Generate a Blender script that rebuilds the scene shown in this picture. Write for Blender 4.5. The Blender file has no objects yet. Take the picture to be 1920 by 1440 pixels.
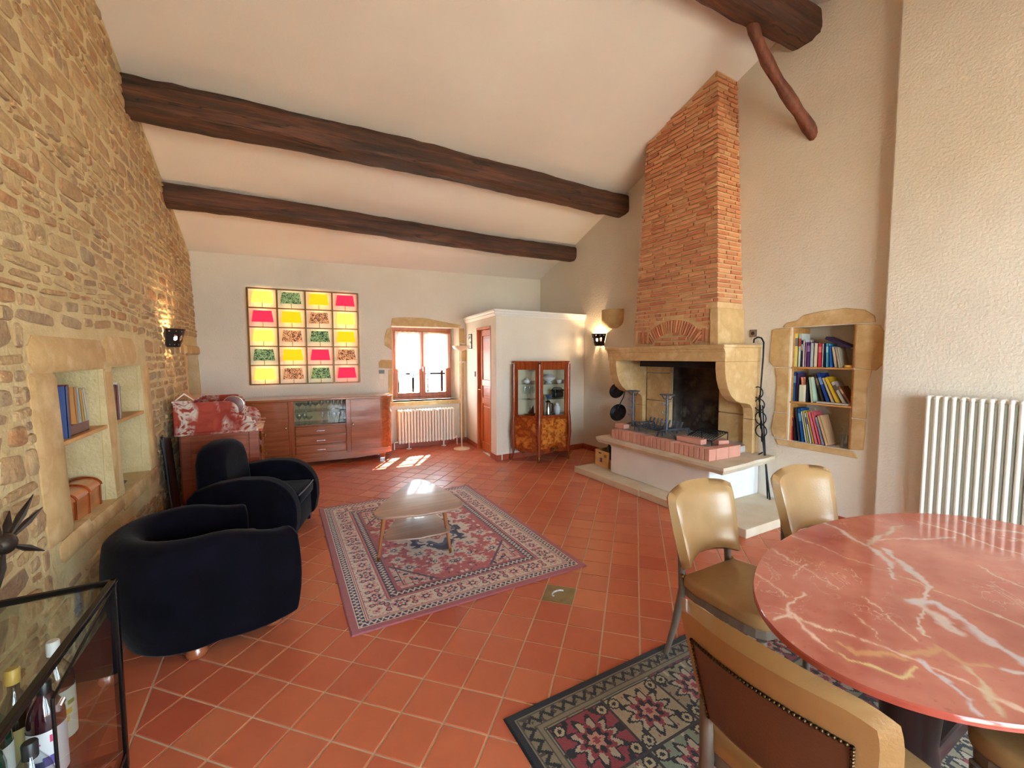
import bpy, bmesh, math, random
import numpy as np
from mathutils import Vector, Matrix

random.seed(7); np.random.seed(7)
SC = bpy.context.scene
COL = SC.collection
PI = math.pi

# ------------------------------------------------------------------ camera
F_PX, CAM_H = 791.3, 1.5815
YAW, PITCH, ROLL = math.radians(28.7), math.radians(3.708), math.radians(0.1176)
cf = Vector((math.sin(YAW)*math.cos(PITCH), math.cos(YAW)*math.cos(PITCH), -math.sin(PITCH)))
cr = Vector((math.cos(YAW), -math.sin(YAW), 0)); cd = cf.cross(cr)
cr, cd = math.cos(ROLL)*cr + math.sin(ROLL)*cd, -math.sin(ROLL)*cr + math.cos(ROLL)*cd
CAM = Vector((0, 0, CAM_H))
cam_data = bpy.data.cameras.new('camera'); cam = bpy.data.objects.new('camera', cam_data); COL.objects.link(cam)
m3 = Matrix((cr, -cd, -cf)).transposed()
cam.matrix_world = Matrix.Translation(CAM) @ m3.to_4x4()
cam_data.sensor_width = 36; cam_data.lens = F_PX/1920*36; cam_data.clip_start = 0.03; cam_data.clip_end = 200
SC.camera = cam

# ------------------------------------------------------------------ world, sun, exposure
SC.view_settings.view_transform = 'Standard'; SC.view_settings.look = 'None'
SC.view_settings.gamma = 1; SC.view_settings.use_curve_mapping = False
SC.view_settings.exposure = 1.5
try:
    SC.cycles.use_denoising = True; SC.cycles.denoiser = 'OPENIMAGEDENOISE'
    SC.cycles.max_bounces = 12; SC.cycles.diffuse_bounces = 6; SC.cycles.transparent_max_bounces = 16
    SC.cycles.sample_clamp_indirect = 6; SC.cycles.caustics_reflective = False; SC.cycles.caustics_refractive = False
except Exception: pass
world = bpy.data.worlds.new('world'); SC.world = world; world.use_nodes = True
bg = world.node_tree.nodes['Background']
bg.inputs[0].default_value = (0.71, 0.865, 1.0, 1); bg.inputs[1].default_value = 9.0
sun_d = bpy.data.lights.new('sun_offscreen', 'SUN'); sun = bpy.data.objects.new('sun_offscreen', sun_d); COL.objects.link(sun)
sun_d.energy = 55; sun_d.angle = 0.01; sun_d.color = (1, .93, .82)
sun.rotation_euler = Vector((-.75, -1.2, -1.5)).to_track_quat('-Z', 'Y').to_euler()
sun.location = Vector((2.24, 7.4, 1.4)) + Vector((.75, 1.2, 1.5))*12
def portal(name, loc, rot, sx, sy):
    l = bpy.data.lights.new(name, 'AREA'); l.shape = 'RECTANGLE'; l.size = sx; l.size_y = sy
    l.cycles.is_portal = True
    o = bpy.data.objects.new(name, l); o.location = loc; o.rotation_euler = rot; COL.objects.link(o)
portal('portal_terrace_door_offscreen', (1.0, -2.5, 1.25), (PI/2, 0, 0), 1.9, 2.6)
portal('portal_terrace_window_offscreen', (3.2, -2.5, 1.25), (PI/2, 0, 0), 2.1, 2.6)
portal('portal_far_window', (2.27, 7.72, 1.45), (-PI/2, 0, math.radians(-4)), 1.3, 1.5)

# ------------------------------------------------------------------ helpers
def V(*a): return Vector(a)
def ray(x, y): return cf + cr*((x-960)/F_PX) + cd*((y-720)/F_PX)
def atz(x, y, z):
    r = ray(x, y); return CAM + r*((z-CAM_H)/r.z)
def atx(x, y, X):
    r = ray(x, y); return CAM + r*(X/r.x)
def aty(x, y, Y):
    r = ray(x, y); return CAM + r*(Y/r.y)
def pix(p):
    v = Vector(p)-CAM; z = v.dot(cf)
    if z < .02: return None
    return (960+F_PX*v.dot(cr)/z, 720+F_PX*v.dot(cd)/z, z)
def lin(c):
    out = []
    for v in c[:3]:
        v /= 255.0
        out.append(v/12.92 if v <= .04045 else ((v+.055)/1.055)**2.4)
    return (*out, 1)

class MB:
    def __init__(s): s.v = []; s.f = []
    def add(s, verts, faces, T=None):
        n = len(s.v)
        for p in verts:
            p = Vector(p)
            s.v.append(T @ p if T else p)
        s.f += [tuple(n+i for i in f) for f in faces]
        return s
    def box(s, x0, x1, y0, y1, z0, z1, T=None):
        vs = [(x0,y0,z0),(x1,y0,z0),(x1,y1,z0),(x0,y1,z0),(x0,y0,z1),(x1,y0,z1),(x1,y1,z1),(x0,y1,z1)]
        return s.add(vs, [(0,3,2,1),(4,5,6,7),(0,1,5,4),(1,2,6,5),(2,3,7,6),(3,0,4,7)], T)
    def hexa(s, p):   # 8 points: bottom 4 ccw, top 4 ccw
        return s.add(p, [(0,3,2,1),(4,5,6,7),(0,1,5,4),(1,2,6,5),(2,3,7,6),(3,0,4,7)])
    def prism(s, poly, z0, z1, T=None):
        n = len(poly)
        vs = [(x,y,z0) for x,y in poly]+[(x,y,z1) for x,y in poly]
        fs = [tuple(range(n-1,-1,-1)), tuple(range(n,2*n))]+[(i,(i+1)%n,n+(i+1)%n,n+i) for i in range(n)]
        return s.add(vs, fs, T)
    def lathe(s, prof, n=20, c=(0,0,0), T=None, a0=0, a1=2*PI, cap=True):
        full = abs(a1-a0-2*PI) < 1e-6; m = n if full else n+1
        vs = []; 
        for r, z in prof:
            for k in range(m):
                a = a0+(a1-a0)*k/n; vs.append((c[0]+r*math.cos(a), c[1]+r*math.sin(a), c[2]+z))
        fs = []
        for i in range(len(prof)-1):
            for k in range(n):
                k2 = (k+1) % m if full else k+1
                fs.append((i*m+k, i*m+k2, (i+1)*m+k2, (i+1)*m+k))
        if full and cap:
            if prof[0][0] > 1e-5: fs.append(tuple(range(m-1,-1,-1)))
            if prof[-1][0] > 1e-5: fs.append(tuple((len(prof)-1)*m+k for k in range(m)))
        return s.add(vs, fs, T)
    def tube(s, pts, r, n=8, T=None, closed=False):
        pts = [Vector(p) for p in pts]; N = len(pts)
        rs = r if isinstance(r, (list,tuple)) else [r]*N
        vs = []; prev = None
        for i, p in enumerate(pts):
            if closed: t = pts[(i+1)%N]-pts[i-1]
            else: t = (pts[min(i+1,N-1)]-pts[max(i-1,0)])
            t.normalize()
            if prev is None:
                u = t.orthogonal().normalized()
            else:
                u = prev - t*prev.dot(t)
                u = u.normalized() if u.length > 1e-6 else t.orthogonal().normalized()
            prev = u; w = t.cross(u)
            for k in range(n):
                a = 2*PI*k/n; vs.append(p+(u*math.cos(a)+w*math.sin(a))*rs[i])
        fs = []
        for i in range(N if closed else N-1):
            j = (i+1) % N
            for k in range(n): fs.append((i*n+k, i*n+(k+1)%n, j*n+(k+1)%n, j*n+k))
        if not closed: fs += [tuple(range(n-1,-1,-1)), tuple((N-1)*n+k for k in range(n))]
        return s.add(vs, fs, T)
    def grid(s, pts, nu, nv, closed_u=False, flip=False, T=None):
        fs = []
        for i in range(nu if closed_u else nu-1):
            for j in range(nv-1):
                a, b = i*nv+j, ((i+1)%nu)*nv+j
                q = (a, b, b+1, a+1); fs.append(q[::-1] if flip else q)
        return s.add(pts, fs, T)
    def sphere(s, c, r, n=10, m=6, T=None):
        rx, ry, rz = r if isinstance(r, (tuple,list)) else (r,r,r)
        prof = [(math.sin(PI*i/m), -math.cos(PI*i/m)) for i in range(m+1)]
        t = MB().lathe([(max(p,1e-4),z) for p,z in prof], n)
        return s.add([(c[0]+v.x*rx, c[1]+v.y*ry, c[2]+v.z*rz) for v in t.v], t.f, T)

ORG = {}
def meshdata(name, mb, smooth=False, bevel=0, bseg=2, org=None, fix=True, angle=40):
    o = org or Vector((0,0,0))
    me = bpy.data.meshes.new(name)
    me.from_pydata([tuple(v-o) for v in mb.v], [], mb.f); me.validate()
    bm = bmesh.new(); bm.from_mesh(me)
    if fix: bmesh.ops.recalc_face_normals(bm, faces=bm.faces)
    if bevel:
        es = [e for e in bm.edges if len(e.link_faces)==2 and e.calc_face_angle(0) > math.radians(angle)]
        bmesh.ops.bevel(bm, geom=es, offset=bevel, segments=bseg, profile=.5, affect='EDGES', clamp_overlap=True)
    bm.to_mesh(me); bm.free()
    if smooth:
        me.shade_smooth()
        try: me.set_sharp_from_angle(angle=math.radians(smooth if smooth is not True else 50))
        except Exception: pass
    return me
def obj(name, mb, mat, parent=None, smooth=False, bevel=0, bseg=2, fix=True, label=None):
    """link what mb holds as ONE mesh object; under a thing it becomes a part"""
    if parent is None:
        xs = [v.x for v in mb.v]; ys = [v.y for v in mb.v]; zs = [v.z for v in mb.v]
        org = Vector(((min(xs)+max(xs))/2, (min(ys)+max(ys))/2, min(zs)))
    else: org = ORG.get(parent.name, Vector((0,0,0)))
    me = meshdata(name, mb, smooth, bevel, bseg, org, fix)
    me.materials.append(mat)
    o = bpy.data.objects.new(name, me); COL.objects.link(o)
    if parent is None: o.location = org; ORG[o.name] = org
    else: o.parent = parent; ORG[o.name] = org
    if label: o['label'] = label
    return o
def tag(o, label, cat, group=None):
    o['label'] = label; o['category'] = cat
    if group: o['group'] = group
    return o
def thing(name, label, cat, loc=(0,0,0), rz=0, group=None, local=False):
    """an Empty at the thing's base. local=True: parts are modelled around the Empty, otherwise in room coordinates"""
    o = bpy.data.objects.new(name, None); COL.objects.link(o); o.empty_display_size = .1
    o.location = loc; o.rotation_euler = (0,0,rz)
    ORG[o.name] = Vector((0,0,0)) if local else Vector(loc)
    return tag(o, label, cat, group)
def struct(o): o['kind'] = 'structure'; return o
def copy_tree(o, parent=None):
    c = o.copy(); COL.objects.link(c); c.parent = parent
    for ch in list(o.children): copy_tree(ch, c)
    return c
def Rz(a, loc=(0,0,0)): return Matrix.Translation(Vector(loc)) @ Matrix.Rotation(a, 4, 'Z')

# ------------------------------------------------------------------ materials
MATS = {}
def nodes(name):
    m = bpy.data.materials.new(name); m.use_nodes = True
    nt = m.node_tree; return m, nt, nt.nodes['Principled BSDF']
def N(nt, typ, **kw):
    n = nt.nodes.new(typ)
    for k, v in kw.items():
        if k in n.inputs: n.inputs[k].default_value = v
        else: setattr(n, k, v)
    return n
def coords(nt, scale=(1,1,1), rot=(0,0,0)):
    tc = N(nt, 'ShaderNodeTexCoord'); mp = N(nt, 'ShaderNodeMapping')
    mp.inputs['Scale'].default_value = scale; mp.inputs['Rotation'].default_value = rot
    nt.links.new(tc.outputs['Object'], mp.inputs['Vector']); return mp.outputs['Vector']
def ramp(nt, fac, stops):
    r = N(nt, 'ShaderNodeValToRGB'); e = r.color_ramp.elements
    e[0].position, e[0].color = stops[0]; e[1].position, e[1].color = stops[-1]
    for p, c in stops[1:-1]:
        x = e.new(p); x.color = c
    nt.links.new(fac, r.inputs['Fac']); return r.outputs['Color']
def mixc(nt, fac, a, b, mode='MIX'):
    n = N(nt, 'ShaderNodeMix', data_type='RGBA', blend_type=mode)
    if isinstance(fac, (int,float)): n.inputs[0].default_value = fac
    else: nt.links.new(fac, n.inputs[0])
    for i, c in ((6,a),(7,b)):
        if isinstance(c, tuple): n.inputs[i].default_value = c
        else: nt.links.new(c, n.inputs[i])
    return n.outputs[2]
def math_(nt, op, a, b=0):
    n = N(nt, 'ShaderNodeMath', operation=op)
    for i, c in ((0,a),(1,b)):
        if isinstance(c, (int,float)): n.inputs[i].default_value = c
        else: nt.links.new(c, n.inputs[i])
    return n.outputs[0]
def noise(nt, vec, scale, detail=4, rough=.55, dist=0):
    n = N(nt, 'ShaderNodeTexNoise', Scale=scale, Detail=detail, Roughness=rough, Distortion=dist)
    nt.links.new(vec, n.inputs['Vector']); return n.outputs['Fac']
def bump(nt, b, h, strength, dist=.01):
    n = N(nt, 'ShaderNodeBump', Strength=strength, Distance=dist)
    nt.links.new(h, n.inputs['Height']); nt.links.new(n.outputs[0], b.inputs['Normal'])
def rnd(nt):
    """one random value for each piece, whether a piece is an object or an island of a joined mesh"""
    oi = N(nt, 'ShaderNodeObjectInfo'); g = N(nt, 'ShaderNodeNewGeometry')
    return math_(nt, 'FRACT', math_(nt, 'ADD', oi.outputs['Random'], math_(nt, 'MULTIPLY', g.outputs['Random Per Island'], 7.13)))
def M(name, c1, c2=None, scale=6, rough=.5, bumps=0, bscale=60, metal=0, coat=0, piece=None, stretch=(1,1,1),
      spec=.5, sheen=0, detail=5, c3=None, contrast=(.3,.7), bdist=.01, rot=(0,0,0)):
    if name in MATS: return MATS[name]
    m, nt, b = nodes(name); v = coords(nt, stretch, rot)
    col = lin(c1)
    if c2:
        stops = [(contrast[0], lin(c1)), (contrast[1], lin(c2))] if not c3 else [(contrast[0], lin(c1)), (sum(contrast)/2, lin(c2)), (contrast[1], lin(c3))]
        col = ramp(nt, noise(nt, v, scale, detail), stops)
    if piece:   # list of colours, one picked per piece and blended
        n = len(piece); rr = ramp(nt, rnd(nt), [(i/(n-1), lin(c)) for i, c in enumerate(piece)])
        col = mixc(nt, .62, col if not isinstance(col, tuple) else col, rr)
    if isinstance(col, tuple): b.inputs['Base Color'].default_value = col
    else: nt.links.new(col, b.inputs['Base Color'])
    b.inputs['Roughness'].default_value = rough; b.inputs['Metallic'].default_value = metal
    b.inputs['Coat Weight'].default_value = coat; b.inputs['Coat Roughness'].default_value = .12
    b.inputs['Specular IOR Level'].default_value = spec
    if sheen: b.inputs['Sheen Weight'].default_value = sheen; b.inputs['Sheen Roughness'].default_value = .4
    if bumps: bump(nt, b, noise(nt, v, bscale, 4), bumps, bdist)
    MATS[name] = m; return m
def wood(name, dark, light, axis=0, rough=.4, coat=0, scale=5, bumps=.1, cracks=False):
    if name in MATS: return MATS[name]
    st = [9,9,9]; st[axis] = .6
    m, nt, b = nodes(name); v = coords(nt, tuple(st))
    n1 = noise(nt, v, scale*.45, 6, .6, .6); n2 = noise(nt, v, scale*3, 3)
    f = math_(nt, 'ADD', math_(nt, 'MULTIPLY', n1, .75), math_(nt, 'MULTIPLY', n2, .25))
    mid = tuple((a+c)/2 for a, c in zip(dark, light))
    wc = ramp(nt, f, [(.32, lin(dark)), (.5, lin(mid)), (.68, lin(light))])
    if cracks:
        sc = [5,5,5]; sc[axis] = .22
        w = math_(nt, 'ABSOLUTE', math_(nt, 'SUBTRACT', noise(nt, coords(nt, tuple(sc)), 1.6, 3, .5, .3), .5))
        ck = ramp(nt, w, [(0, (0,0,0,1)), (.012, (1,1,1,1))]); wc = mixc(nt, ck, lin((10,6,5)), wc); f = math_(nt, 'MULTIPLY', f, ck)
    nt.links.new(wc, b.inputs['Base Color'])
    b.inputs['Roughness'].default_value = rough; b.inputs['Coat Weight'].default_value = coat
    if bumps: bump(nt, b, f, bumps, .004)
    MATS[name] = m; return m
def glass(name, tint=(.96,.98,.97), refl=.06, rough=0.0):
    if name in MATS: return MATS[name]
    m, nt, b = nodes(name); nt.nodes.remove(b); out = nt.nodes['Material Output']
    tr = N(nt, 'ShaderNodeBsdfTransparent'); tr.inputs[0].default_value = (*tint, 1)
    gl = N(nt, 'ShaderNodeBsdfGlossy', Roughness=rough); lw = N(nt, 'ShaderNodeLayerWeight', Blend=.5)
    mx = N(nt, 'ShaderNodeMixShader'); fac = math_(nt, 'ADD', math_(nt, 'MULTIPLY', math_(nt, 'POWER', lw.outputs['Facing'], 4), .8), refl*.6)
    nt.links.new(fac, mx.inputs[0]); nt.links.new(tr.outputs[0], mx.inputs[1]); nt.links.new(gl.outputs[0], mx.inputs[2])
    nt.links.new(mx.outputs[0], out.inputs[0]); MATS[name] = m; return m
def attr_mat(name, rough=.9, bumps=.5, extra=None, coat=0, sheen=0):
    """colour comes from the woven / veined colour attribute of the mesh"""
    if name in MATS: return MATS[name]
    m, nt, b = nodes(name); a = N(nt, 'ShaderNodeAttribute', attribute_name='Col'); c = a.outputs['Color']
    v = coords(nt)
    if extra: c = extra(nt, c, v)
    nt.links.new(c, b.inputs['Base Color']); b.inputs['Roughness'].default_value = rough; b.inputs['Coat Weight'].default_value = coat
    b.inputs['Sheen Weight'].default_value = sheen
    if bumps: bump(nt, b, noise(nt, v, 300, 2), bumps, .004)
    MATS[name] = m; return m

PLASTER = M('plaster', (228,221,208), (220,211,196), scale=1.2, rough=.9, bumps=.6, bscale=48, bdist=.010, contrast=(.35,.65))
CEIL = M('ceiling_plaster', (234,227,222), (227,219,213), scale=.8, rough=.92, bumps=.15, bscale=30)
WHITE = M('white_paint', (235,233,228), rough=.45)
WHITEPL = M('white_plaster', (236,236,236), (226,226,228), scale=3, rough=.85, bumps=.15, bscale=40)
MORTAR = M('mortar', (216,198,154), (198,176,128), scale=5, rough=.95, bumps=.9, bscale=45, bdist=.012)
STONE = M('rubble_stone', (206,178,132), (144,112,80), scale=16, rough=.9, bumps=1, bscale=30, bdist=.02,
          piece=[(160,122,92),(192,164,118),(142,120,102),(198,174,128),(176,132,88),(152,134,112),(202,178,134),(178,144,106),(168,104,60)], contrast=(.3,.72))
LIME = M('cut_limestone', (214,184,134), (194,160,110), scale=5, rough=.85, bumps=.35, bscale=60, c3=(224,200,156), contrast=(.25,.75))
LIMEPALE = M('pale_limestone', (216,206,188), (204,188,160), scale=4, rough=.85, bumps=.4, bscale=50)
GROUT = M('grout', (214,196,168), rough=.95, bumps=.3, bscale=150)
TILE = None
def make_tile_mat():
    m, nt, b = nodes('terracotta_tile'); v = coords(nt)
    r = rnd(nt); base = ramp(nt, r, [(0, lin((200,108,78))), (.35, lin((208,120,84))), (.65, lin((192,98,72))), (1, lin((214,130,92)))])
    n = noise(nt, v, 7, 5, .6); col = mixc(nt, math_(nt, 'MULTIPLY', n, .45), base, lin((150,64,44)))
    sm = ramp(nt, noise(nt, v, 3.2, 3), [(.6, (0,0,0,1)), (.78, (1,1,1,1))])
    col = mixc(nt, math_(nt, 'MULTIPLY', sm, .28), col, lin((96,62,50)))
    nt.links.new(col, b.inputs['Base Color']); b.inputs['Roughness'].default_value = .33; b.inputs['Specular IOR Level'].default_value = .45
    bump(nt, b, noise(nt, v, 22, 3), .06, .004); return m
TILE = make_tile_mat()
BRICK = M('old_brick', (208,146,106), (178,110,76), scale=14, rough=.92, bumps=.7, bscale=60, bdist=.008,
          piece=[(194,118,80),(216,162,116),(176,102,72),(208,146,104),(188,128,96),(222,178,132),(162,98,72)])
BRICKMORTAR = M('brick_mortar', (220,190,146), (200,164,118), scale=7, rough=.95, bumps=.6, bscale=60)
HEARTHBRICK = M('hearth_brick', (212,158,140), (198,138,120), scale=12, rough=.85, bumps=.3, bscale=80, piece=[(212,156,138),(200,136,118),(220,170,152)])
BEAMWOOD = wood('beam_wood', (26,14,10), (112,66,46), 0, rough=.7, bumps=1, scale=3.2, cracks=True)
BRACEWOOD = wood('brace_wood', (70,34,24), (134,76,52), 2, rough=.65, bumps=.4, scale=4)
DOORWOOD = wood('door_wood', (176,84,34), (214,122,56), 2, rough=.4)
WINWOOD = wood('window_wood', (150,78,46), (186,106,66), 2, rough=.45)
SHELFWOOD = wood('shelf_wood', (176,124,66), (214,164,98), 1, rough=.55)
SIDEWOOD = wood('sideboard_wood', (126,66,36), (176,102,58), 0, rough=.22, coat=.5)
SIDEWOOD_V = wood('sideboard_wood_upright', (122,62,34), (172,98,56), 2, rough=.22, coat=.5)
VITWOOD = wood('vitrine_wood', (110,42,18), (168,78,34), 2, rough=.2, coat=.6)
BURL = M('burl_veneer', (190,100,36), (132,54,18), scale=9, rough=.2, coat=.6, c3=(206,124,52), contrast=(.25,.7))
DESKWOOD = wood('desk_wood', (128,60,38), (170,92,60), 0, rough=.35, coat=.2)
TABLEWOOD = wood('coffee_table_wood', (146,116,102), (176,144,126), 0, rough=.36, coat=.25, bumps=0)
LEGWOOD = wood('table_leg_wood', (150,92,56), (186,122,78), 2, rough=.4)
VELVET = M('navy_velvet', (5,5,10), (13,11,23), scale=7, rough=.95, sheen=.06, bumps=.25, bscale=18, spec=.1)
PIPING = M('piping', (92,94,110), rough=.6)
LEATHER = M('tan_leather', (164,130,86), (150,114,72), scale=4, rough=.27, bumps=.1, bscale=140, coat=.2)
LEATHERB = M('brown_leather', (98,60,38), (84,50,32), scale=4, rough=.4, bumps=.12, bscale=140)
CHAIRLEG = M('chair_leg', (120,108,98), (96,84,74), scale=5, rough=.45, stretch=(4,4,.6))
BRASS = M('brass', (150,112,56), rough=.35, metal=1)
NAILS = M('nail_brass', (84,68,46), rough=.35, metal=1)
BRONZE = M('frame_bronze', (104,76,44), rough=.4, metal=.6)
CHROME = M('chrome', (220,220,222), rough=.15, metal=1)
IRON = M('black_iron', (34,34,38), (52,54,60), scale=20, rough=.55, metal=.7, bumps=.2, bscale=90)
IRONBLUE = M('wrought_iron', (112,122,136), (80,90,104), scale=16, rough=.5, metal=.6, bumps=.3, bscale=70)
BLACK = M('black_lacquer', (16,14,14), rough=.3)
SOOT = M('soot', (20,17,16), (40,34,30), scale=4, rough=.97)
SOOTWALL = M('sooty_back', (92,80,74), (44,38,36), scale=3, rough=.95, c3=(156,146,136), contrast=(.3,.85))
ASH = M('ash', (196,194,192), (158,156,156), scale=14, rough=.97, bumps=.6, bscale=50)
RADW = M('radiator_enamel', (236,236,226), rough=.35)
GLASS = glass('clear_glass'); CABGLASS = glass('cabinet_glass', (.93,.96,.95), .05)
WINEGLASS = glass('drinking_glass', (.9,.94,.95), .14)
PAPER = M('paper', (232,226,212), rough=.85)
PORCELAIN = M('porcelain', (226,230,236), (188,200,220), scale=16, rough=.15, coat=.4, contrast=(.55,.7))
REDMARBLE = None
def make_red_marble(name, base, dark, vein, s=1.0, vein_amt=.5, mask=False):
    m, nt, b = nodes(name); v = coords(nt)
    n1 = noise(nt, v, 4*s, 6, .6, .8); col = ramp(nt, n1, [(.3, lin(dark)), (.65, lin(base))])
    n2 = noise(nt, v, 6*s, 4, .55, 1.6); w = math_(nt, 'ABSOLUTE', math_(nt, 'SUBTRACT', n2, .52))
    vf = ramp(nt, w, [(.0, (1,1,1,1)), (.03*vein_amt*2, (.8,.8,.8,1)), (.09*vein_amt*2, (0,0,0,1))])
    if mask: vf = math_(nt, 'MULTIPLY', vf, ramp(nt, noise(nt, coords(nt, (1,1,.5)), 5, 2), [(.45,(0,0,0,1)),(.58,(1,1,1,1))]))
    col = mixc(nt, vf, col, lin(vein))
    nt.links.new(col, b.inputs['Base Color']); b.inputs['Roughness'].default_value = .12; return m
REDMARBLE = make_red_marble('red_marble', (176,76,62), (146,52,44), (216,204,190), 1.3, .6, True)
def flat(name, c, rough=.6, **k): return M(name, c, rough=rough, **k)
# ================================================================== THE ROOM
FW_P = Vector((2.999, 7.246, 0)); FA = math.radians(4)
FDIR = Vector((math.cos(FA), -math.sin(FA), 0)); FN = Vector((-math.sin(FA), -math.cos(FA), 0))   # along the far wall, into the room
def yfar(x): return FW_P.y - math.tan(FA)*(x-FW_P.x)
def farp(x, z, out=0):        # a point on the far wall at room x, height z, out metres into the room
    return Vector((x, yfar(x), z)) + FN*out
EAVE, SLOPE, RIDGE_D = 3.09, .38, 4.78
def zceil(x, y):
    d = (yfar(x)-y)*math.cos(FA)
    return EAVE + SLOPE*(d if d < RIDGE_D else 2*RIDGE_D-d)
def xleft(z): return -.985-.035*z
XR, XRN, YSTEP, YNEAR = 4.55, 4.43, 1.62, -2.35

def holed_wall(mb, us, vs, holes, P, thick):
    """us, vs: extents; holes: (u0,u1,v0,v1,depth or None for an opening); P(u,v,w) -> room point, w metres behind the face"""
    U = sorted({*us, *[h[0] for h in holes], *[h[1] for h in holes]}); Vv = sorted({*vs, *[h[2] for h in holes], *[h[3] for h in holes]})
    def hole(u, v):
        for h in holes:
            if h[0] < u < h[1] and h[2] < v < h[3]: return h
    for i in range(len(U)-1):
        for j in range(len(Vv)-1):
            a, b, c, d = U[i], U[i+1], Vv[j], Vv[j+1]; h = hole((a+b)/2, (c+d)/2)
            q = lambda w: [P(a,c,w), P(b,c,w), P(b,d,w), P(a,d,w)]
            if not h: mb.add(q(0), [(0,1,2,3)])
            if not (h and h[4] is None): mb.add(q(thick if not h else h[4]), [(0,1,2,3)])
    for u0,u1,v0,v1,dp in holes:
        D = dp or thick
        for (a,c),(b,d) in (((u0,v0),(u1,v0)),((u1,v0),(u1,v1)),((u1,v1),(u0,v1)),((u0,v1),(u0,v0))):
            mb.add([P(a,c,0), P(b,d,0), P(b,d,D), P(a,c,D)], [(0,1,2,3)])
    a, b, c, d = us[0], us[-1], vs[0], vs[-1]
    for (p, q),(r, s) in (((a,c),(b,c)),((b,c),(b,d)),((b,d),(a,d)),((a,d),(a,c))):
        mb.add([P(p,q,0), P(r,s,0), P(r,s,thick), P(p,q,thick)], [(0,1,2,3)])

# ---- floor and its tiles
floor = struct(obj('floor', MB().box(-1.5, 5.0, -2.75, 7.9, -.14, -.004), GROUT))
TS = .205
def gridp(i, j):
    c = math.sqrt(.5)*TS; return Vector((c*((i-10.768)+(j+6.673)), c*(-(i-10.768)+(j+6.673)), 0))
XB = gridp(0,0).x
def clip(poly, n, d):   # keep n.p >= d
    out = []
    for k in range(len(poly)):
        a, b = poly[k], poly[(k+1)%len(poly)]; fa, fb = a.dot(n)-d, b.dot(n)-d
        if fa >= 0: out.append(a)
        if fa*fb < 0: out.append(a+(b-a)*(fa/(fa-fb)))
    return out
def inset(poly, t):
    c = sum(poly, Vector((0,0,0)))/len(poly); n = len(poly); out = []
    for k in range(n):
        p, a, b = poly[k], poly[k-1], poly[(k+1)%n]
        e1 = (p-a).normalized(); e2 = (b-p).normalized(); n1 = Vector((-e1.y,e1.x,0)); n2 = Vector((-e2.y,e2.x,0))
        s = 1+n1.dot(n2); out.append(p+(n1+n2)*(t/max(s,.3)))
    return out
def tile_mesh(mb, poly, dz=0):
    n = len(poly); i1 = inset(poly, .0042); i2 = inset(poly, .0062)
    vs = [(p.x,p.y,-.012) for p in i1]+[(p.x,p.y,-.0018+dz) for p in i1]+[(p.x,p.y,dz) for p in i2]
    fs = [(a*n+k, a*n+(k+1)%n, (a+1)*n+(k+1)%n, (a+1)*n+k) for a in (0,1) for k in range(n)]+[tuple(range(2*n,3*n))]
    mb.add(vs, fs)
def area(p): return abs(sum(p[k].x*p[(k+1)%len(p)].y-p[(k+1)%len(p)].x*p[k].y for k in range(len(p))))/2
tiles = []
fx = Vector((math.sin(FA), math.cos(FA), 0))
for i in range(-30, 60):
    for j in range(-40, 50):
        pl = [gridp(i,j), gridp(i+1,j), gridp(i+1,j+1), gridp(i,j+1)]
        if max(p.x for p in pl) < XB or min(p.x for p in pl) > 4.62 or max(p.y for p in pl) < -2.3 or min(p.y for p in pl) > 7.6: continue
        full = True
        for n, d in ((Vector((1,0,0)), XB), (Vector((-1,0,0)), -4.62), (Vector((0,1,0)), -2.33), (-fx, -fx.dot(FW_P)-.02)):
            q = clip(pl, n, d)
            if len(q) != len(pl) or any((a-b).length > 1e-6 for a, b in zip(q, pl)): full = False
            pl = q
            if len(pl) < 3: break
        if len(pl) >= 3 and area(pl) > .002: tiles.append((pl, (i, j) if full else None))
y0 = gridp(0,0).y - 17*.29
for k in range(36):
    for a, b in ((XB-.205, XB), (-1.04, XB-.205)):
        ya = y0+k*.29; yb = min(ya+.29, 7.5)
        if yb-ya > .03: tiles.append(([V(a,ya,0), V(b,ya,0), V(b,yb,0), V(a,yb,0)], None))
def seen(c, size):
    p = pix(c)
    if not p or not (-40 < p[0] < 1960 and -40 < p[1] < 1480): return 0
    return size/p[2]**1.5
def cen(pl): return sum(pl, Vector((0,0,0)))/len(pl)
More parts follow.
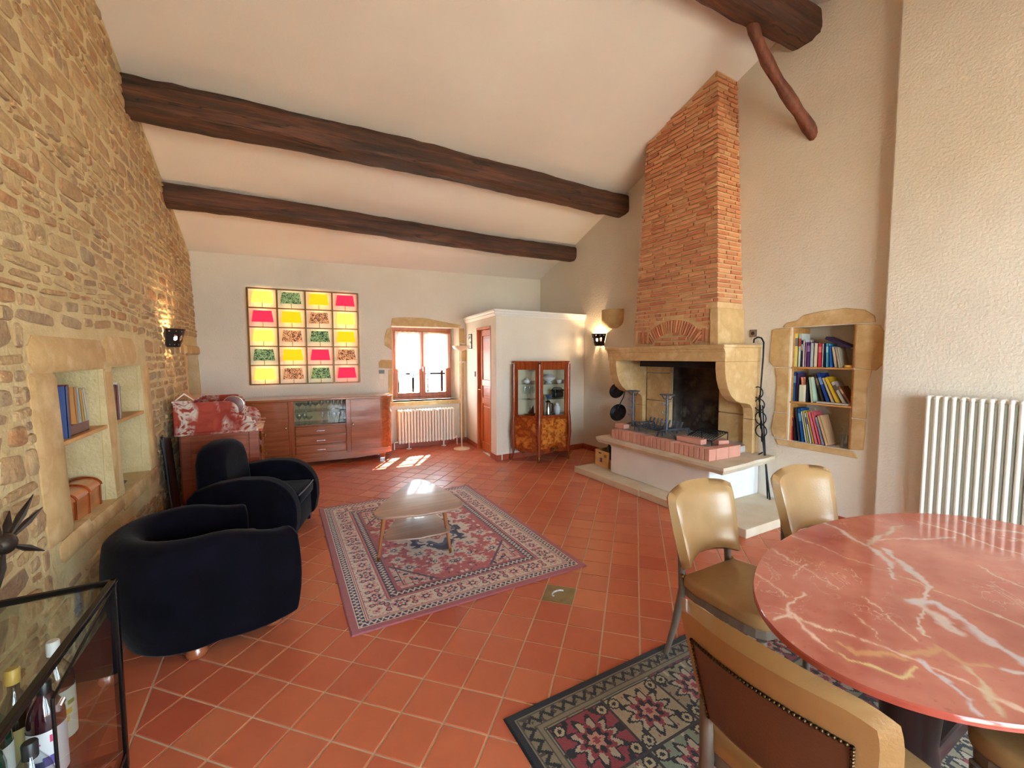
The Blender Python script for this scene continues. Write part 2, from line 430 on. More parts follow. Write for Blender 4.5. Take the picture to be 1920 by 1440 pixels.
# the corner of the room hidden under table, chairs and armchairs shows few tiles, so the open floor comes first
tiles.sort(key=lambda t: -seen(cen(t[0]), math.sqrt(area(t[0]))*(.5 if (cen(t[0]).x > 2.3 and cen(t[0]).y < 1.2) else 1)))
c0 = gridp(0,0); full_mb = MB(); tile_mesh(full_mb, [gridp(0,0)-c0, gridp(1,0)-c0, gridp(1,1)-c0, gridp(0,1)-c0])
TILE_ME = meshdata('tile', full_mb); TILE_ME.materials.append(TILE)
VENT = min((t for t in tiles if t[1]), key=lambda t: (cen(t[0])-Vector((1.588,2.237,0))).length)
VENTMAT = M('vent_tile', (126,112,74), (150,134,92), scale=16, rough=.45, metal=.2)
rest = MB(); fo = ORG['floor']
for k, (pl, ij) in enumerate(tiles):
    if k < 299 or (pl is VENT[0]):
        if ij and pl is not VENT[0]:
            o = bpy.data.objects.new('tile', TILE_ME); o.location = gridp(*ij)-fo; o.rotation_euler = (random.gauss(0,.0012), random.gauss(0,.0012), 0)
            COL.objects.link(o); o.parent = floor
        else:
            mb = MB(); tile_mesh(mb, pl); o = obj('floor_outlet_cover' if pl is VENT[0] else 'tile', mb, VENTMAT if pl is VENT[0] else TILE, floor)
            if pl is VENT[0]:
                o['label'] = 'dull brass floor outlet cover set among the tiles'
                c = cen(pl); mb = MB(); mb.tube([c+V(math.cos(a)*.05, math.sin(a)*.035, .002) for a in np.linspace(.4, 3.4, 12)], .006, 6); obj('outlet_rim', mb, PORCELAIN, o, smooth=True)
    else: tile_mesh(rest, pl, random.uniform(-.0004,.0004))
o = obj('distant_tiles', rest, TILE, floor); o['kind'] = 'stuff'

# ---- left wall: rubble stone with a two-bay niche and a low cupboard recess
NI = [(3.06,3.76,.625,1.505,.34), (3.93,4.62,.615,1.515,.34), (6.63,7.44,-.02,1.62,.16)]
mb = MB(); holed_wall(mb, (YNEAR-.3, 8.0), (-.02, 5.4), NI, lambda u,v,w: Vector((xleft(v)-w, u, v)), .55)
wall_left = struct(obj('wall_left', mb, MORTAR, fix=False))
def stone_block(mb, y0, y1, z0, z1, out=.02, inn=.05, cut=.02, jit=.008):
    """rounded cut block set into the left wall"""
    def pt(y, z, w): return Vector((xleft(z)+w, y+random.uniform(-jit,jit), z+random.uniform(-jit,jit)))
    r = cut; ring = [(y0+r,z0),(y1-r,z0),(y1,z0+r),(y1,z1-r),(y1-r,z1),(y0+r,z1),(y0,z1-r),(y0,z0+r)]
    cy, cz = (y0+y1)/2, (z0+z1)/2; n = len(ring)
    a = [pt(y,z,-inn) for y,z in ring]; b = [pt(y,z,out*.35) for y,z in ring]
    c = [pt(cy+(y-cy)*(1-.018/max(.05,abs(y1-y0)/2)), cz+(z-cz)*(1-.018/max(.05,abs(z1-z0)/2)), out) for y,z in ring]
    mb.add(a+b+c, [(i*n+k, i*n+(k+1)%n, (i+1)*n+(k+1)%n, (i+1)*n+k) for i in (0,1) for k in range(n)]+[tuple(range(2*n,3*n))])
frame_blocks = [(2.83,3.80,1.508,1.69,.018,.05),(3.815,4.50,1.518,1.73,.014,.06),(2.80,3.057,.655,1.505,.018,.015),
                (2.90,3.30,.535,.652,.018,.03),(3.27,3.86,.53,.622,.016,.012),(3.865,4.80,.50,.612,.016,.012),(3.763,3.927,.64,1.505,.0,.008),(4.63,4.79,.62,1.515,.02,.02)]
for y0_,y1_,z0_,z1_,o_,c_ in frame_blocks:
    mb = MB(); stone_block(mb, y0_,y1_,z0_,z1_,o_,.12,c_,.004); obj('frame_stone', mb, LIME, wall_left, smooth=35)
mb = MB(); stone_block(mb, 6.55, 7.52, 1.62, 1.735, .03, .1, .01, .003); obj('cupboard_lintel', mb, LIME, wall_left, smooth=35)
for y0_,y1_ in ((3.055,3.765),(3.925,4.625)):
    obj('niche_shelf', MB().box(-1.34, xleft(1.13)-.005, y0_, y1_, 1.108, 1.132), SHELFWOOD, wall_left, bevel=.004)
NLIN = MORTAR
for y0_,y1_,za,zb in ((3.062,3.758,.627,1.503),(3.932,4.618,.617,1.513)):
    obj('niche_back', MB().box(-1.345,-1.33,y0_,y1_,za,zb), NLIN, wall_left); obj('niche_cheek', MB().box(-1.33,-1.06,y1_-.012,y1_,za,zb), NLIN, wall_left); obj('niche_cheek', MB().box(-1.33,-1.06,y0_,y0_+.012,za,zb), NLIN, wall_left)
# cupboard door in the low recess
for k in range(4):
    obj('cupboard_board', MB().box(-1.19, -1.165, 6.64+k*.2, 6.83+k*.2, .02, 1.46), DOORWOOD, wall_left, bevel=.006)
obj('cupboard_head', MB().box(-1.2, -1.15, 6.635, 7.435, 1.47, 1.615), SHELFWOOD, wall_left, bevel=.006)
obj('cupboard_post', MB().box(-1.17, -1.03, 6.635, 6.665, 0, 1.615), SHELFWOOD, wall_left, bevel=.006)
def rubble(mb, y, z, l, h, dp):
    n = 9; pts = []
    ph = random.uniform(0, 6.28)
    for k in range(n):
        a = 2*PI*k/n+ph*.1; ca, sa = math.cos(a), math.sin(a)
        e = .42   # squarish super-ellipse
        px = math.copysign(abs(ca)**e, ca)*l/2*random.uniform(.80,1.06); pz = math.copysign(abs(sa)**e, sa)*h/2*random.uniform(.82,1.04)
        pts.append((px, pz))
    t = random.uniform(-.12,.12); ct, st = math.cos(t), math.sin(t)
    def P(px, pz, w, s): 
        qy, qz = y+(px*ct-pz*st)*s, z+(px*st+pz*ct)*s; return Vector((xleft(qz)+w, qy, qz))
    m = min(l,h); s1 = 1-.10; s2 = .72
    vs = [P(a,b,-.01,1) for a,b in pts]+[P(a,b,dp*.55,s1) for a,b in pts]+[P(a,b,dp*random.uniform(.85,1.1),s2) for a,b in pts]
    mb.add(vs, [(i*n+k, i*n+(k+1)%n, (i+1)*n+(k+1)%n, (i+1)*n+k) for i in (0,1) for k in range(n)]+[tuple(range(2*n,3*n))])
blocked = [(2.80,4.79,.50,1.70),(6.5,7.6,-.1,1.78)]
stones = []; z = .01
while z < 4.75:
    h = random.choice((.05,.065,.08,.10,.12,.15) if z < 1.9 else (.045,.055,.07,.085,.10,.125))
    free = [(YNEAR, yfar(-1)-.01)]
    for a, b, c, d in blocked:
        if z+h > c and z < d: free = [q for p0, p1 in free for q in ((p0, min(p1, a)), (max(p0, b), p1)) if q[1]-q[0] > .05]
    for p0, p1 in free:
        y = p0
        while y < p1-.03:
            l = random.choice((.06,.10,.14,.18,.23,.30,.40))*random.uniform(.8,1.15); l = max(l, h*.75)
            if p1-y-l < .06: l = p1-y
            zz = z+h/2+(.02*math.sin(y*2.1+z*3) if len(free) == 1 else 0); yc = y+l/2
            if zz+h/2 < zceil(-1, yc)-.01 and zz-h/2 > -.01:
                if h > .095 and l < .16 and random.random() < .5:      # two thin stones in one course
                    q = h*random.uniform(.4,.6)
                    for zc, hh in ((zz-h/2+q/2, q), (zz-h/2+q+(h-q)/2, h-q)): stones.append((yc, zc, l-random.uniform(.006,.018), hh-random.uniform(.006,.014), random.uniform(.005,.016)))
                else: stones.append((yc, zz, l-random.uniform(.006,.020), h-random.uniform(.006,.018), random.uniform(.006,.018)))
            y += l
    z += h
stones.sort(key=lambda s: -seen((xleft(s[1]), s[0], s[1]), math.sqrt(s[2]*s[3])))
rest = MB()
for k, s in enumerate(stones):
    if k < 298:
        mb = MB(); rubble(mb, *s); obj('stone', mb, STONE, wall_left, smooth=30)
    else: rubble(rest, *s)
o = obj('small_stones', rest, STONE, wall_left, smooth=30); o['kind'] = 'stuff'

# ---- far wall with its window
WX0, WX1, WZ0, WZ1 = 1.68, 2.87, .80, 2.105
mb = MB(); holed_wall(mb, (-1.6, 5.0), (-.02, 3.5), [(WX0,WX1,WZ0,WZ1,None)], lambda u,v,w: farp(u, v, -w), .42)
wall_far = struct(obj('wall_far', mb, PLASTER, fix=False))
def farbox(mb, x0, x1, z0, z1, o0, o1): return mb.hexa([farp(x0,z0,o1), farp(x1,z0,o1), farp(x1,z0,o0), farp(x0,z0,o0), farp(x0,z1,o1), farp(x1,z1,o1), farp(x1,z1,o0), farp(x0,z1,o0)])
def farpoly(mb, pts, o0, o1):
    n = len(pts); mb.add([farp(x,z,o1) for x,z in pts]+[farp(x,z,o0) for x,z in pts], [tuple(range(n)), tuple(range(2*n-1,n-1,-1))]+[(k,(k+1)%n,n+(k+1)%n,n+k) for k in range(n)])
for pts in ([(1.67,2.11),(2.88,2.105),(2.92,2.16),(2.72,2.185),(2.5,2.22),(2.25,2.262),(1.9,2.265),(1.69,2.24)],
            [(1.56,1.78),(1.678,1.70),(1.678,2.09),(1.60,2.05),(1.565,1.93)], [(1.46,1.40),(1.678,1.38),(1.678,1.53),(1.5,1.535),(1.455,1.49)],
            [(1.60,.80),(1.678,.80),(1.678,1.37),(1.61,1.36)],
            [(2.872,1.84),(2.98,1.83),(2.97,2.1),(2.872,2.1)], [(2.872,1.50),(3.0,1.5),(3.0,1.80),(2.872,1.82)], [(2.872,.05),(2.96,.05),(2.955,.75),(2.965,1.47),(2.872,1.47)]):
    mb = MB(); farpoly(mb, pts, -.05, .012); obj('frame_stone', mb, LIME, wall_far, bevel=.006)
mb = MB(); mb.add([farp(WX1,WZ0,-.001), farp(WX1,WZ0,-.30), farp(WX1-.10,WZ0,-.30), farp(WX1,WZ1,-.001), farp(WX1,WZ1,-.30), farp(WX1-.10,WZ1,-.30)], [(0,2,5,3),(0,1,2),(3,5,4),(1,4,5,2),(0,3,4,1)])
obj('window_reveal', mb, LIMEPALE, wall_far)
mb = MB(); farbox(mb, 1.62, 2.90, .73, .80, -.3, .035); obj('window_sill', mb, LIME, wall_far, bevel=.01)
# window_1
win = struct(thing('window_1', 'x', 'x', farp(2.24,.8,-.24))); del win['label']; del win['category']
a, b = 1.70, 2.775
mb = MB()
for x0,x1,z0,z1 in ((a,a+.045,.81,2.10),(b-.045,b,.81,2.10),(a,b,.81,.86),(a,b,2.045,2.10)): farbox(mb, x0,x1,z0,z1,-.27,-.20)
obj('window_frame', mb, WINWOOD, win, bevel=.004)
mid = (a+b)/2
for s, (x0, x1) in enumerate(((a+.045, mid), (mid, b-.045))):
    mb = MB(); w = .058
    for p in ((x0,x0+w,.86,2.045),(x1-w,x1,.86,2.045),(x0+w,x1-w,.86,.86+w+.02),(x0+w,x1-w,2.045-w,2.045)): farbox(mb, *p, -.255, -.195)
    sash = obj('casement', mb, WINWOOD, win, bevel=.005)
    farbox(mb := MB(), x0+w-.005, x1-w+.005, .93, 2.0, -.228, -.224); obj('window_pane', mb, GLASS, sash)
    if s == 1:
        mb = MB().tube([farp(mid,1.40,-.19), farp(mid,1.40,-.165), farp(mid,1.32,-.16)], .008, 8); obj('window_handle', mb, CHROME, sash, smooth=True)
CURT, nt, b_ = nodes('sheer_curtain'); nt.nodes.remove(b_)
tr = N(nt,'ShaderNodeBsdfTransparent'); tl = N(nt,'ShaderNodeBsdfTranslucent'); tl.inputs[0].default_value = (.95,.93,.92,1); df = N(nt,'ShaderNodeBsdfDiffuse'); df.inputs[0].default_value = (.9,.86,.86,1)
m1 = N(nt,'ShaderNodeMixShader', Fac=.45); m2 = N(nt,'ShaderNodeMixShader', Fac=.55)
nt.links.new(tl.outputs[0], m1.inputs[1]); nt.links.new(df.outputs[0], m1.inputs[2]); nt.links.new(tr.outputs[0], m2.inputs[1]); nt.links.new(m1.outputs[0], m2.inputs[2]); nt.links.new(m2.outputs[0], nt.nodes['Material Output'].inputs[0])
for x0, x1, zb in ((a+.06, mid-.015, 1.33), (mid+.015, b-.03, 1.37)):
    pts = []; nu, nv = 40, 8
    for i in range(nu):
        u = i/(nu-1)
        for j in range(nv):
            t = j/(nv-1); z = 2.03+(zb+.06*math.cos(u*PI*2)*.6-2.03)*t - (.03*u if x0 > mid else 0)
            edge = .05*t*(1 if x0 > mid else -1)*0
            pts.append(farp(x0+(x1-x0)*u+edge, z, -.165+.012*math.sin(u*38)*(.4+.6*t)))
    mb = MB().grid(pts, nu, nv); o = obj('curtain', mb, CURT, smooth=True, fix=False)
    tag(o, 'sheer white half curtain over the casement %s' % ('next to the sideboard' if x0 < mid else 'next to the floor lamp'), 'curtain', 'sheer window curtains')
    mb = MB().tube([farp(x0-.01,2.03,-.17), farp(x1+.01,2.03,-.17)], .006, 8); obj('curtain_rod', mb, BRASS, win, smooth=True)
GRILLE = M('grille_paint',(9,9,10),rough=.85,spec=.1)
gr = thing('window_grille', 'black iron bars outside the casement window', 'grille', farp(2.24,.8,-.36))
for k in range(4):
    x = 1.83+k*.27; obj('bar', MB().tube([farp(x,.78,-.36), farp(x,2.12,-.36)], .024, 8), GRILLE, gr, smooth=True)
for z in (1.27, 1.6, 1.93): obj('crossbar', MB().tube([farp(1.66,z,-.36), farp(2.9,z,-.36)], .019, 8), GRILLE, gr, smooth=True)

# ---- right wall with book niche, and the thicker stretch beside the table
NR = (1.866, 2.405, .72, 1.868, .30); FB = (3.17, 3.87, .5, 1.62, .22)
mb = MB(); holed_wall(mb, (1.2, 8.0), (-.02, 5.4), [NR, FB], lambda u,v,w: Vector((XR+w, u, v)), .55)
wall_right = struct(obj('wall_right', mb, PLASTER, fix=False))
mb = MB().box(XRN, 5.1, YNEAR-.3, YSTEP, -.02, 5.4); obj('wall_right_thick', mb, PLASTER, wall_right, bevel=.012)
def rpoly(pts, o0=-.06, o1=.012):
    mb = MB(); n = len(pts); mb.add([(XR-o1,y,z) for y,z in pts]+[(XR-o0,y,z) for y,z in pts], [tuple(range(n)), tuple(range(2*n-1,n-1,-1))]+[(k,(k+1)%n,n+(k+1)%n,n+k) for k in range(n)]); return mb
for pts in ([(1.72,1.875),(2.50,1.875),(2.46,1.92),(2.36,1.935),(2.30,1.985),(2.15,2.01),(1.95,2.02),(1.80,1.99),(1.73,1.93)],
            [(2.41,1.47),(2.57,1.47),(2.62,1.52),(2.60,1.86),(2.56,1.868),(2.41,1.868)],
            [(2.41,1.0),(2.545,1.0),(2.535,1.3),(2.56,1.46),(2.41,1.462)], [(2.41,.725),(2.545,.73),(2.575,.82),(2.55,.99),(2.41,.992)],
            [(1.86,1.47),(1.70,1.455),(1.645,1.52),(1.625,1.62),(1.64,1.76),(1.69,1.85),(1.86,1.868)],
            [(1.86,1.02),(1.75,1.02),(1.755,1.3),(1.73,1.455),(1.86,1.462)], [(1.86,.725),(1.76,.74),(1.755,1.01),(1.86,1.012)],
            [(1.80,.655),(2.50,.655),(2.53,.715),(1.83,.715)]):
    obj('frame_stone', rpoly(pts), LIME, wall_right, bevel=.008)
for z in (1.455, 1.105): obj('niche_shelf', MB().box(XR+.0, XR+.295, 1.868, 2.403, z, z+.018), SHELFWOOD, wall_right, bevel=.003)
for y in (1.868, 2.385): obj('niche_lining', MB().box(XR+.02, XR+.295, y, y+.018, .722, 1.866), SHELFWOOD, wall_right)
# ---- wall behind the photographer: two tall glazed openings
OP = [(.1,1.9,-.02,2.5,None),(2.2,4.2,-.02,2.5,None)]
mb = MB(); holed_wall(mb, (-1.6, 5.0), (-.02, 3.6), OP, lambda u,v,w: Vector((u, YNEAR-w, v)), .3)
struct(obj('wall_near', mb, PLASTER, fix=False))
for n, (u0,u1) in ((2,(.1,1.9)),(3,(2.2,4.2))):
    w = struct(thing('window_%d'%n, 'x', 'x', ((u0+u1)/2, YNEAR-.15, 0))); del w['label']; del w['category']
    mb = MB(); um = (u0+u1)/2
    for p in ((u0,u0+.07,0,2.5),(u1-.07,u1,0,2.5),(um-.06,um+.06,0,2.5),(u0,u1,2.4,2.5),(u0,u1,0,.16)): mb.box(p[0],p[1],YNEAR-.18,YNEAR-.12,p[2],p[3])
    obj('window_frame', mb, WINWOOD, w)
    for q0,q1 in ((u0+.07,um-.06),(um+.06,u1-.07)): obj('window_pane', MB().box(q0,q1,YNEAR-.152,YNEAR-.148,.16,2.4), GLASS, w)
TERR = M('pale_outdoor_stone', (206,196,176), (190,178,156), scale=3, rough=.9)
struct(obj('floor_bounce_slab', MB().box(-14, 18, -16, YNEAR-.3, -.3, -.06), TERR))  # unseen pale slab, added outside to bounce daylight onto the ceiling
struct(obj('floor_yard', MB().box(-14, 18, 7.95, 22, -.3, -.1), TERR))

# ---- ceiling: two slopes meeting at the ridge
def cpt(x, d, up=0):
    p = Vector((x, yfar(x)-d/math.cos(FA), EAVE+SLOPE*(d if d < RIDGE_D else 2*RIDGE_D-d)+up)); return p
mb = MB()
for d0, d1 in ((-.6, RIDGE_D), (RIDGE_D, 2*RIDGE_D+.9)):
    mb.hexa([cpt(-1.7,d0), cpt(5.2,d0), cpt(5.2,d1), cpt(-1.7,d1), cpt(-1.7,d0,.25), cpt(5.2,d0,.25), cpt(5.2,d1,.25), cpt(-1.7,d1,.25)])
struct(obj('ceiling', mb, CEIL, fix=True))

# ---- old beams
def beam(p0, p1, w, h, seed, taper=1.0, mat=BEAMWOOD):
    rs = np.random.RandomState(seed); p0, p1 = Vector(p0), Vector(p1); ax = (p1-p0); L = ax.length; ax.normalize()
    side = Vector((0,0,1)).cross(ax).normalized(); up = ax.cross(side); n, m = 46, 16; pts = []
    k1, k2, k3 = rs.rand(3)*6; crack = rs.rand()*.4+.3
    for i in range(n):
        t = i/(n-1); c = p0+ax*(L*t)+side*(.018*math.sin(t*5+k1))+up*(.014*math.sin(t*7+k2)); s = 1+(taper-1)*t
        for j in range(m):
            a = 2*PI*(j+.5)/m; e = .5
            ca, sa = math.cos(a), math.sin(a)
            x = math.copysign(abs(ca)**e, ca)*w/2*s; y = math.copysign(abs(sa)**e, sa)*h/2*s
            k = 1+.03*math.sin(t*23+j*1.7+k3)+.035*rs.randn()*.6
            if j == 10: k *= .93
            pts.append(c+side*x*k+up*y*k)
    mb = MB().grid(pts, n, m); fs = []
    for i in range(n-1): mb.f.append((i*m+m-1, (i+1)*m+m-1, (i+1)*m, i*m))
    mb.f += [tuple(range(m)), tuple((n-1)*m+k for k in range(m-1,-1,-1))]
    return mb
b1l, b1r = Vector((-1.25, 5.02, 3.82)), Vector((4.66, 4.83, 3.81))
o = obj('ceiling_beam', beam((-1.3,5.06,zceil(-1.3,5.06)-.135),(4.68,4.84,zceil(4.68,4.84)-.135),.31,.33,3,.86), BEAMWOOD, smooth=60)
tag(o, 'thick dark rough-hewn ceiling beam whose end meets the wall beside the brick chimney', 'beam', 'ceiling beams')
o = obj('ceiling_beam', beam((-1.25,6.30,zceil(-1.25,6.30)-.115),(4.62,6.10,zceil(4.62,6.10)-.12),.24,.25,8,.95), BEAMWOOD, smooth=60)
tag(o, 'slimmer gnarled ceiling beam closest to the wall with the window', 'beam', 'ceiling beams')
o = obj('ridge_beam', beam((-1.3,2.74,4.72),(4.60,2.40,4.74),.30,.30,12,.95), BEAMWOOD, smooth=60)
tag(o, 'dark ridge beam at the top of the ceiling with a crooked brace under it', 'beam', 'ceiling beams')
pts = [aty(1424,10,2.42), None]
P0 = Vector((3.86,2.50,4.62)); P1 = atx(1528,262,4.60)
brp = []
for t in np.linspace(0,1,14):
    p = P0.lerp(P1, t); p += Vector((-.03*math.sin(t*PI*2.0)-.02*math.sin(t*PI), .02*math.sin(t*6), -.05*math.sin(t*PI*1.0)+.05*math.sin(2*PI*t)*.6)); brp.append(p)
o = obj('beam_brace', MB().tube(brp, [.046+.006*math.sin(k*1.9)+.002*k/3 for k in range(14)], 10), BRACEWOOD, smooth=60)
tag(o, 'crooked natural branch brace propping the ridge beam off the wall', 'brace')

# ---- the little partition room in the corner, with its door
CA_, CB_, CC_, CD_ = Vector((2.834,5.671,0)), Vector((4.56,5.745,0)), Vector((4.56,7.137,0)), Vector((2.999,7.246,0))
side = (CD_-CA_).normalized(); sn = Vector((-side.y, side.x, 0)); SL = (CD_-CA_).length
def sp(t, z, out=0): return CA_ + side*t + sn*out + Vector((0,0,z))
d0, d1, dz = .24, .93, 2.06
mb = MB()
holed_wall(mb, (0, SL), (0, 2.22), [(d0,d1,-.001,dz,None)], lambda u,v,w: sp(u,v,-w), .1)
fr = (CB_-CA_).normalized(); fn = Vector((fr.y,-fr.x,0)); FLn = (CB_-CA_).length
def fp(t, z, out=0): return CA_ + fr*t + fn*out + Vector((0,0,z))
mb.add([fp(0,0), fp(FLn,0), fp(FLn,2.22), fp(0,2.22)], [(0,1,2,3)])
mb.add([fp(.1,0,-.1), fp(FLn,0,-.1), fp(FLn,2.22,-.1), fp(.1,2.22,-.1)], [(3,2,1,0)])
mb.add([v+Vector((0,0,2.22)) for v in (CA_,CB_,CC_,CD_)]+[v+Vector((0,0,2.26)) for v in (CA_,CB_,CC_,CD_)], [(3,2,1,0),(4,5,6,7),(0,1,5,4),(3,0,4,7)])
part = struct(obj('wall_partition', mb, PLASTER, fix=False))
prof = [(0,2.19),(.012,2.19),(.02,2.21),(.034,2.225),(.034,2.24),(.05,2.262),(.05,2.285),(0,2.285)]
def moulding(P, L0, L1, prof):
    n = len(prof); mb = MB(); mb.add([P(L0-o if L0 == 0 else L0, z, o) for o,z in prof]+[P(L1, z, o) for o,z in prof], [tuple(range(n)), tuple(range(2*n-1,n-1,-1))]+[(k,(k+1)%n,n+(k+1)%n,n+k) for k in range(n)]); return mb
struct(obj('trim_1', moulding(fp, 0, FLn-.01, prof), WHITE)); struct(obj('trim_2', moulding(sp, 0, SL-.01, prof), WHITE))
# door_1
mb = MB()
def sbox(mb, t0,t1,z0,z1,o0,o1): return mb.hexa([sp(t0,z0,o1), sp(t0,z0,o0), sp(t1,z0,o0), sp(t1,z0,o1), sp(t0,z1,o1), sp(t0,z1,o0), sp(t1,z1,o0), sp(t1,z1,o1)])
for p in ((d0,d0+.035,0,dz),(d1-.035,d1,0,dz),(d0,d1,dz-.035,dz)): sbox(mb, *p, -.105, .006)
dr = struct(thing('door_1', 'x', 'x', sp(.585,0,-.05))); del dr['label']; del dr['category']
obj('door_frame', mb, DOORWOOD, dr, bevel=.003)
mb = MB()
e0, e1 = d0+.037, d1-.037; zs = [.012, .16, .80, .90, 1.10, 1.20, 1.92, 2.02]
for p in ((e0,e0+.11,.012,2.02),(e1-.11,e1,.012,2.02),(e0,e1,.012,.16),(e0,e1,.80,.90),(e0,e1,1.10,1.20),(e0,e1,1.92,2.02)): sbox(mb, *p, -.085, -.045)
lf = obj('door_leaf', mb, DOORWOOD, dr, bevel=.004)
for z0, z1 in ((.16,.80),(.90,1.10),(1.20,1.92)):
    mb = MB(); sbox(mb, e0+.11, e1-.11, z0, z1, -.078, -.06); sbox(mb, e0+.15, e1-.15, z0+.04, z1-.04, -.062, -.052); obj('door_panel', mb, DOORWOOD, lf, bevel=.004)
obj('door_handle', MB().tube([sp(e1-.05,1.03,-.045), sp(e1-.05,1.03,.0), sp(e1-.16,1.03,.0)], .009, 8), BRASS, lf, smooth=True)
# terracotta skirting
SK = M('skirting_tile', (176,86,58), (150,66,44), scale=5, rough=.4)
def skirt(name, P, L0, L1): 
    mb = MB(); h = .085
    mb.add([P(L0,0,.0), P(L1,0,.0), P(L1,0,.012), P(L0,0,.012), P(L0,h,.0), P(L1,h,.0), P(L1,h,.012), P(L0,h,.012)], [(0,3,2,1),(4,5,6,7),(0,1,5,4),(1,2,6,5),(2,3,7,6),(3,0,4,7)])
    return struct(obj(name, mb, SK))
skirt('baseboard_partition', fp, -.012, FLn); skirt('baseboard_partition_door', sp, 0, d0); skirt('baseboard_partition_side', sp, d1, SL)
skirt('baseboard_far', lambda t,z,o: farp(t,z,o), -1.0, 2.98)
skirt('baseboard_right', lambda t,z,o: Vector((XR-o,t,z)), 4.66, 5.73)
skirt('baseboard_right_near', lambda t,z,o: Vector((XR-o,t,z)), 1.62, 2.15)
skirt('baseboard_thick', lambda t,z,o: Vector((XRN-o,t,z)), YNEAR, 1.61)
# ================================================================== FIREPLACE
fpz = thing('fireplace', 'tall brick and limestone fireplace with white plinth and stone mantel', 'fireplace', (4.0, 3.4, 0))
# step and plinth
for k, (a, b) in enumerate(((2.15,2.74),(2.745,3.40),(3.405,3.99),(3.995,4.59))):
    mb = MB(); e = [random.uniform(-.012,.012) for _ in range(2)]
    mb.prism([(3.487+e[0],a),(4.545,a),(4.545,b),(3.487+e[1],b)], 0, .082); obj('step_slab', mb, LIMEPALE, fpz, bevel=.008)
obj('plinth', MB().box(3.715,4.545,2.69,4.125,.082,.455), WHITEPL, fpz, bevel=.012)
def rough_edge(pts, n=14, amp=.012):
    out = []
    for k in range(len(pts)):
        a, b = Vector(pts[k]), Vector(pts[(k+1)%len(pts)]); L = (b-a).length; m = max(1, int(L/.09))
        for i in range(m):
            p = a.lerp(b, i/m); out.append((p.x+random.uniform(-amp,amp), p.y+random.uniform(-amp,amp)))
    return out
ol = rough_edge([(3.60,2.47),(4.545,2.52),(4.545,4.25),(3.95,4.33),(3.62,4.30)], amp=.010)
mb = MB(); n = len(ol); cx, cy = 4.1, 3.4
top = [(x,y,.530) for x,y in ol]; midr = [(x-(.0),y,.500) for x,y in ol]; low = [(x+(.035 if x < 3.7 else 0)+random.uniform(-.008,.012), y+(.03 if y < 2.6 else 0), .455) for x,y in ol]
mb.add(low+midr+top, [(i*n+k, i*n+(k+1)%n, (i+1)*n+(k+1)%n, (i+1)*n+k) for i in (0,1) for k in range(n)]+[tuple(range(2*n,3*n)), tuple(range(n-1,-1,-1))])
obj('hearth_slab', mb, LIMEPALE, fpz, smooth=30)
# brick edging of the raised hearth
nb = 23; w = (4.115-2.695)/nb
for k in range(nb):
    y = 2.695+k*w; dx = random.uniform(-.003,.003)
    obj('edging_brick', MB().box(3.715+dx,3.825,y+.0045,y+w-.0045,.531,.648+random.uniform(-.002,.002)), HEARTHBRICK, fpz, bevel=.004)
for k in range(2):
    obj('edging_brick', MB().box(3.83+k*.20,3.83+k*.20+.194,2.698,2.80,.531,.65), HEARTHBRICK, fpz, bevel=.004)
mb = MB(); g = 26; pts = []
for i in range(g):
    for j in range(g):
        x = 3.822+(4.76-3.822)*i/(g-1); y = 2.79+(4.24-2.79)*j/(g-1); pile = math.exp(-((x-4.32)**2/.05+(y-3.5)**2/.12))
        pts.append((x,y,.612+.03*pile+.008*math.sin(x*31)*math.sin(y*27)+random.uniform(0,.006)))
obj('ash_bed', MB().grid(pts,g,g), ASH, fpz, smooth=True)
obj('hearth_core', MB().box(3.82,4.54,2.79,4.24,.531,.60), ASH, fpz)
# mantel beam, corbels, jambs
MX, MY0, MY1 = 3.94, 2.71, 4.456
prof = [(0,1.527),(0,1.628),(-.012,1.635),(-.012,1.648),(-.03,1.66),(-.036,1.68),(.16,1.68),(.16,1.527)]
n = len(prof); mb = MB()
def mring(y, s): return [(MX+o, y+s*min(0,o)*-1*0, z) for o,z in prof]
mb.add([(MX+o, MY0, z) for o,z in prof]+[(MX+o, MY1, z) for o,z in prof], [tuple(range(n)), tuple(range(2*n-1,n-1,-1))]+[(k,(k+1)%n,n+(k+1)%n,n+k) for k in range(n)])
obj('mantel_beam', mb, LIME, fpz, bevel=.004)
for y0_, y1_ in ((MY0,MY0+.12),(MY1-.15,MY1)):
    obj('mantel_return', MB().box(MX+.16,4.545,y0_,y1_,1.527,1.672), LIME, fpz, bevel=.004)
obj('mantel_shelf', MB().box(MX-.042,4.545,MY0-.016,MY1+.016,1.672,1.70), LIME, fpz, bevel=.006)
cprof = [(3.945,1.527),(3.947,1.44),(3.965,1.34),(4.0,1.25),(4.06,1.17),(4.14,1.115),(4.22,1.09),(4.32,1.078),(4.385,1.06),(4.425,1.02),(4.442,.96),(4.442,.90),(4.545,.90),(4.545,1.527)]
for y0_, y1_ in ((MY0,MY0+.115),(MY1-.16,MY1-.02)):
    n = len(cprof); mb = MB(); mb.add([(x,y0_,z) for x,z in cprof]+[(x,y1_,z) for x,z in cprof], [tuple(range(n)), tuple(range(2*n-1,n-1,-1))]+[(k,(k+1)%n,n+(k+1)%n,n+k) for k in range(n)])
    obj('corbel', mb, LIME, fpz, bevel=.007)
    obj('jamb_stone', MB().box(4.442,4.545,y0_,y1_,.53,.897), LIME, fpz, bevel=.007)
    obj('jamb_foot', MB().box(4.435,4.545,y0_+.0,y1_,.082,.455), LIME, fpz, bevel=.007)
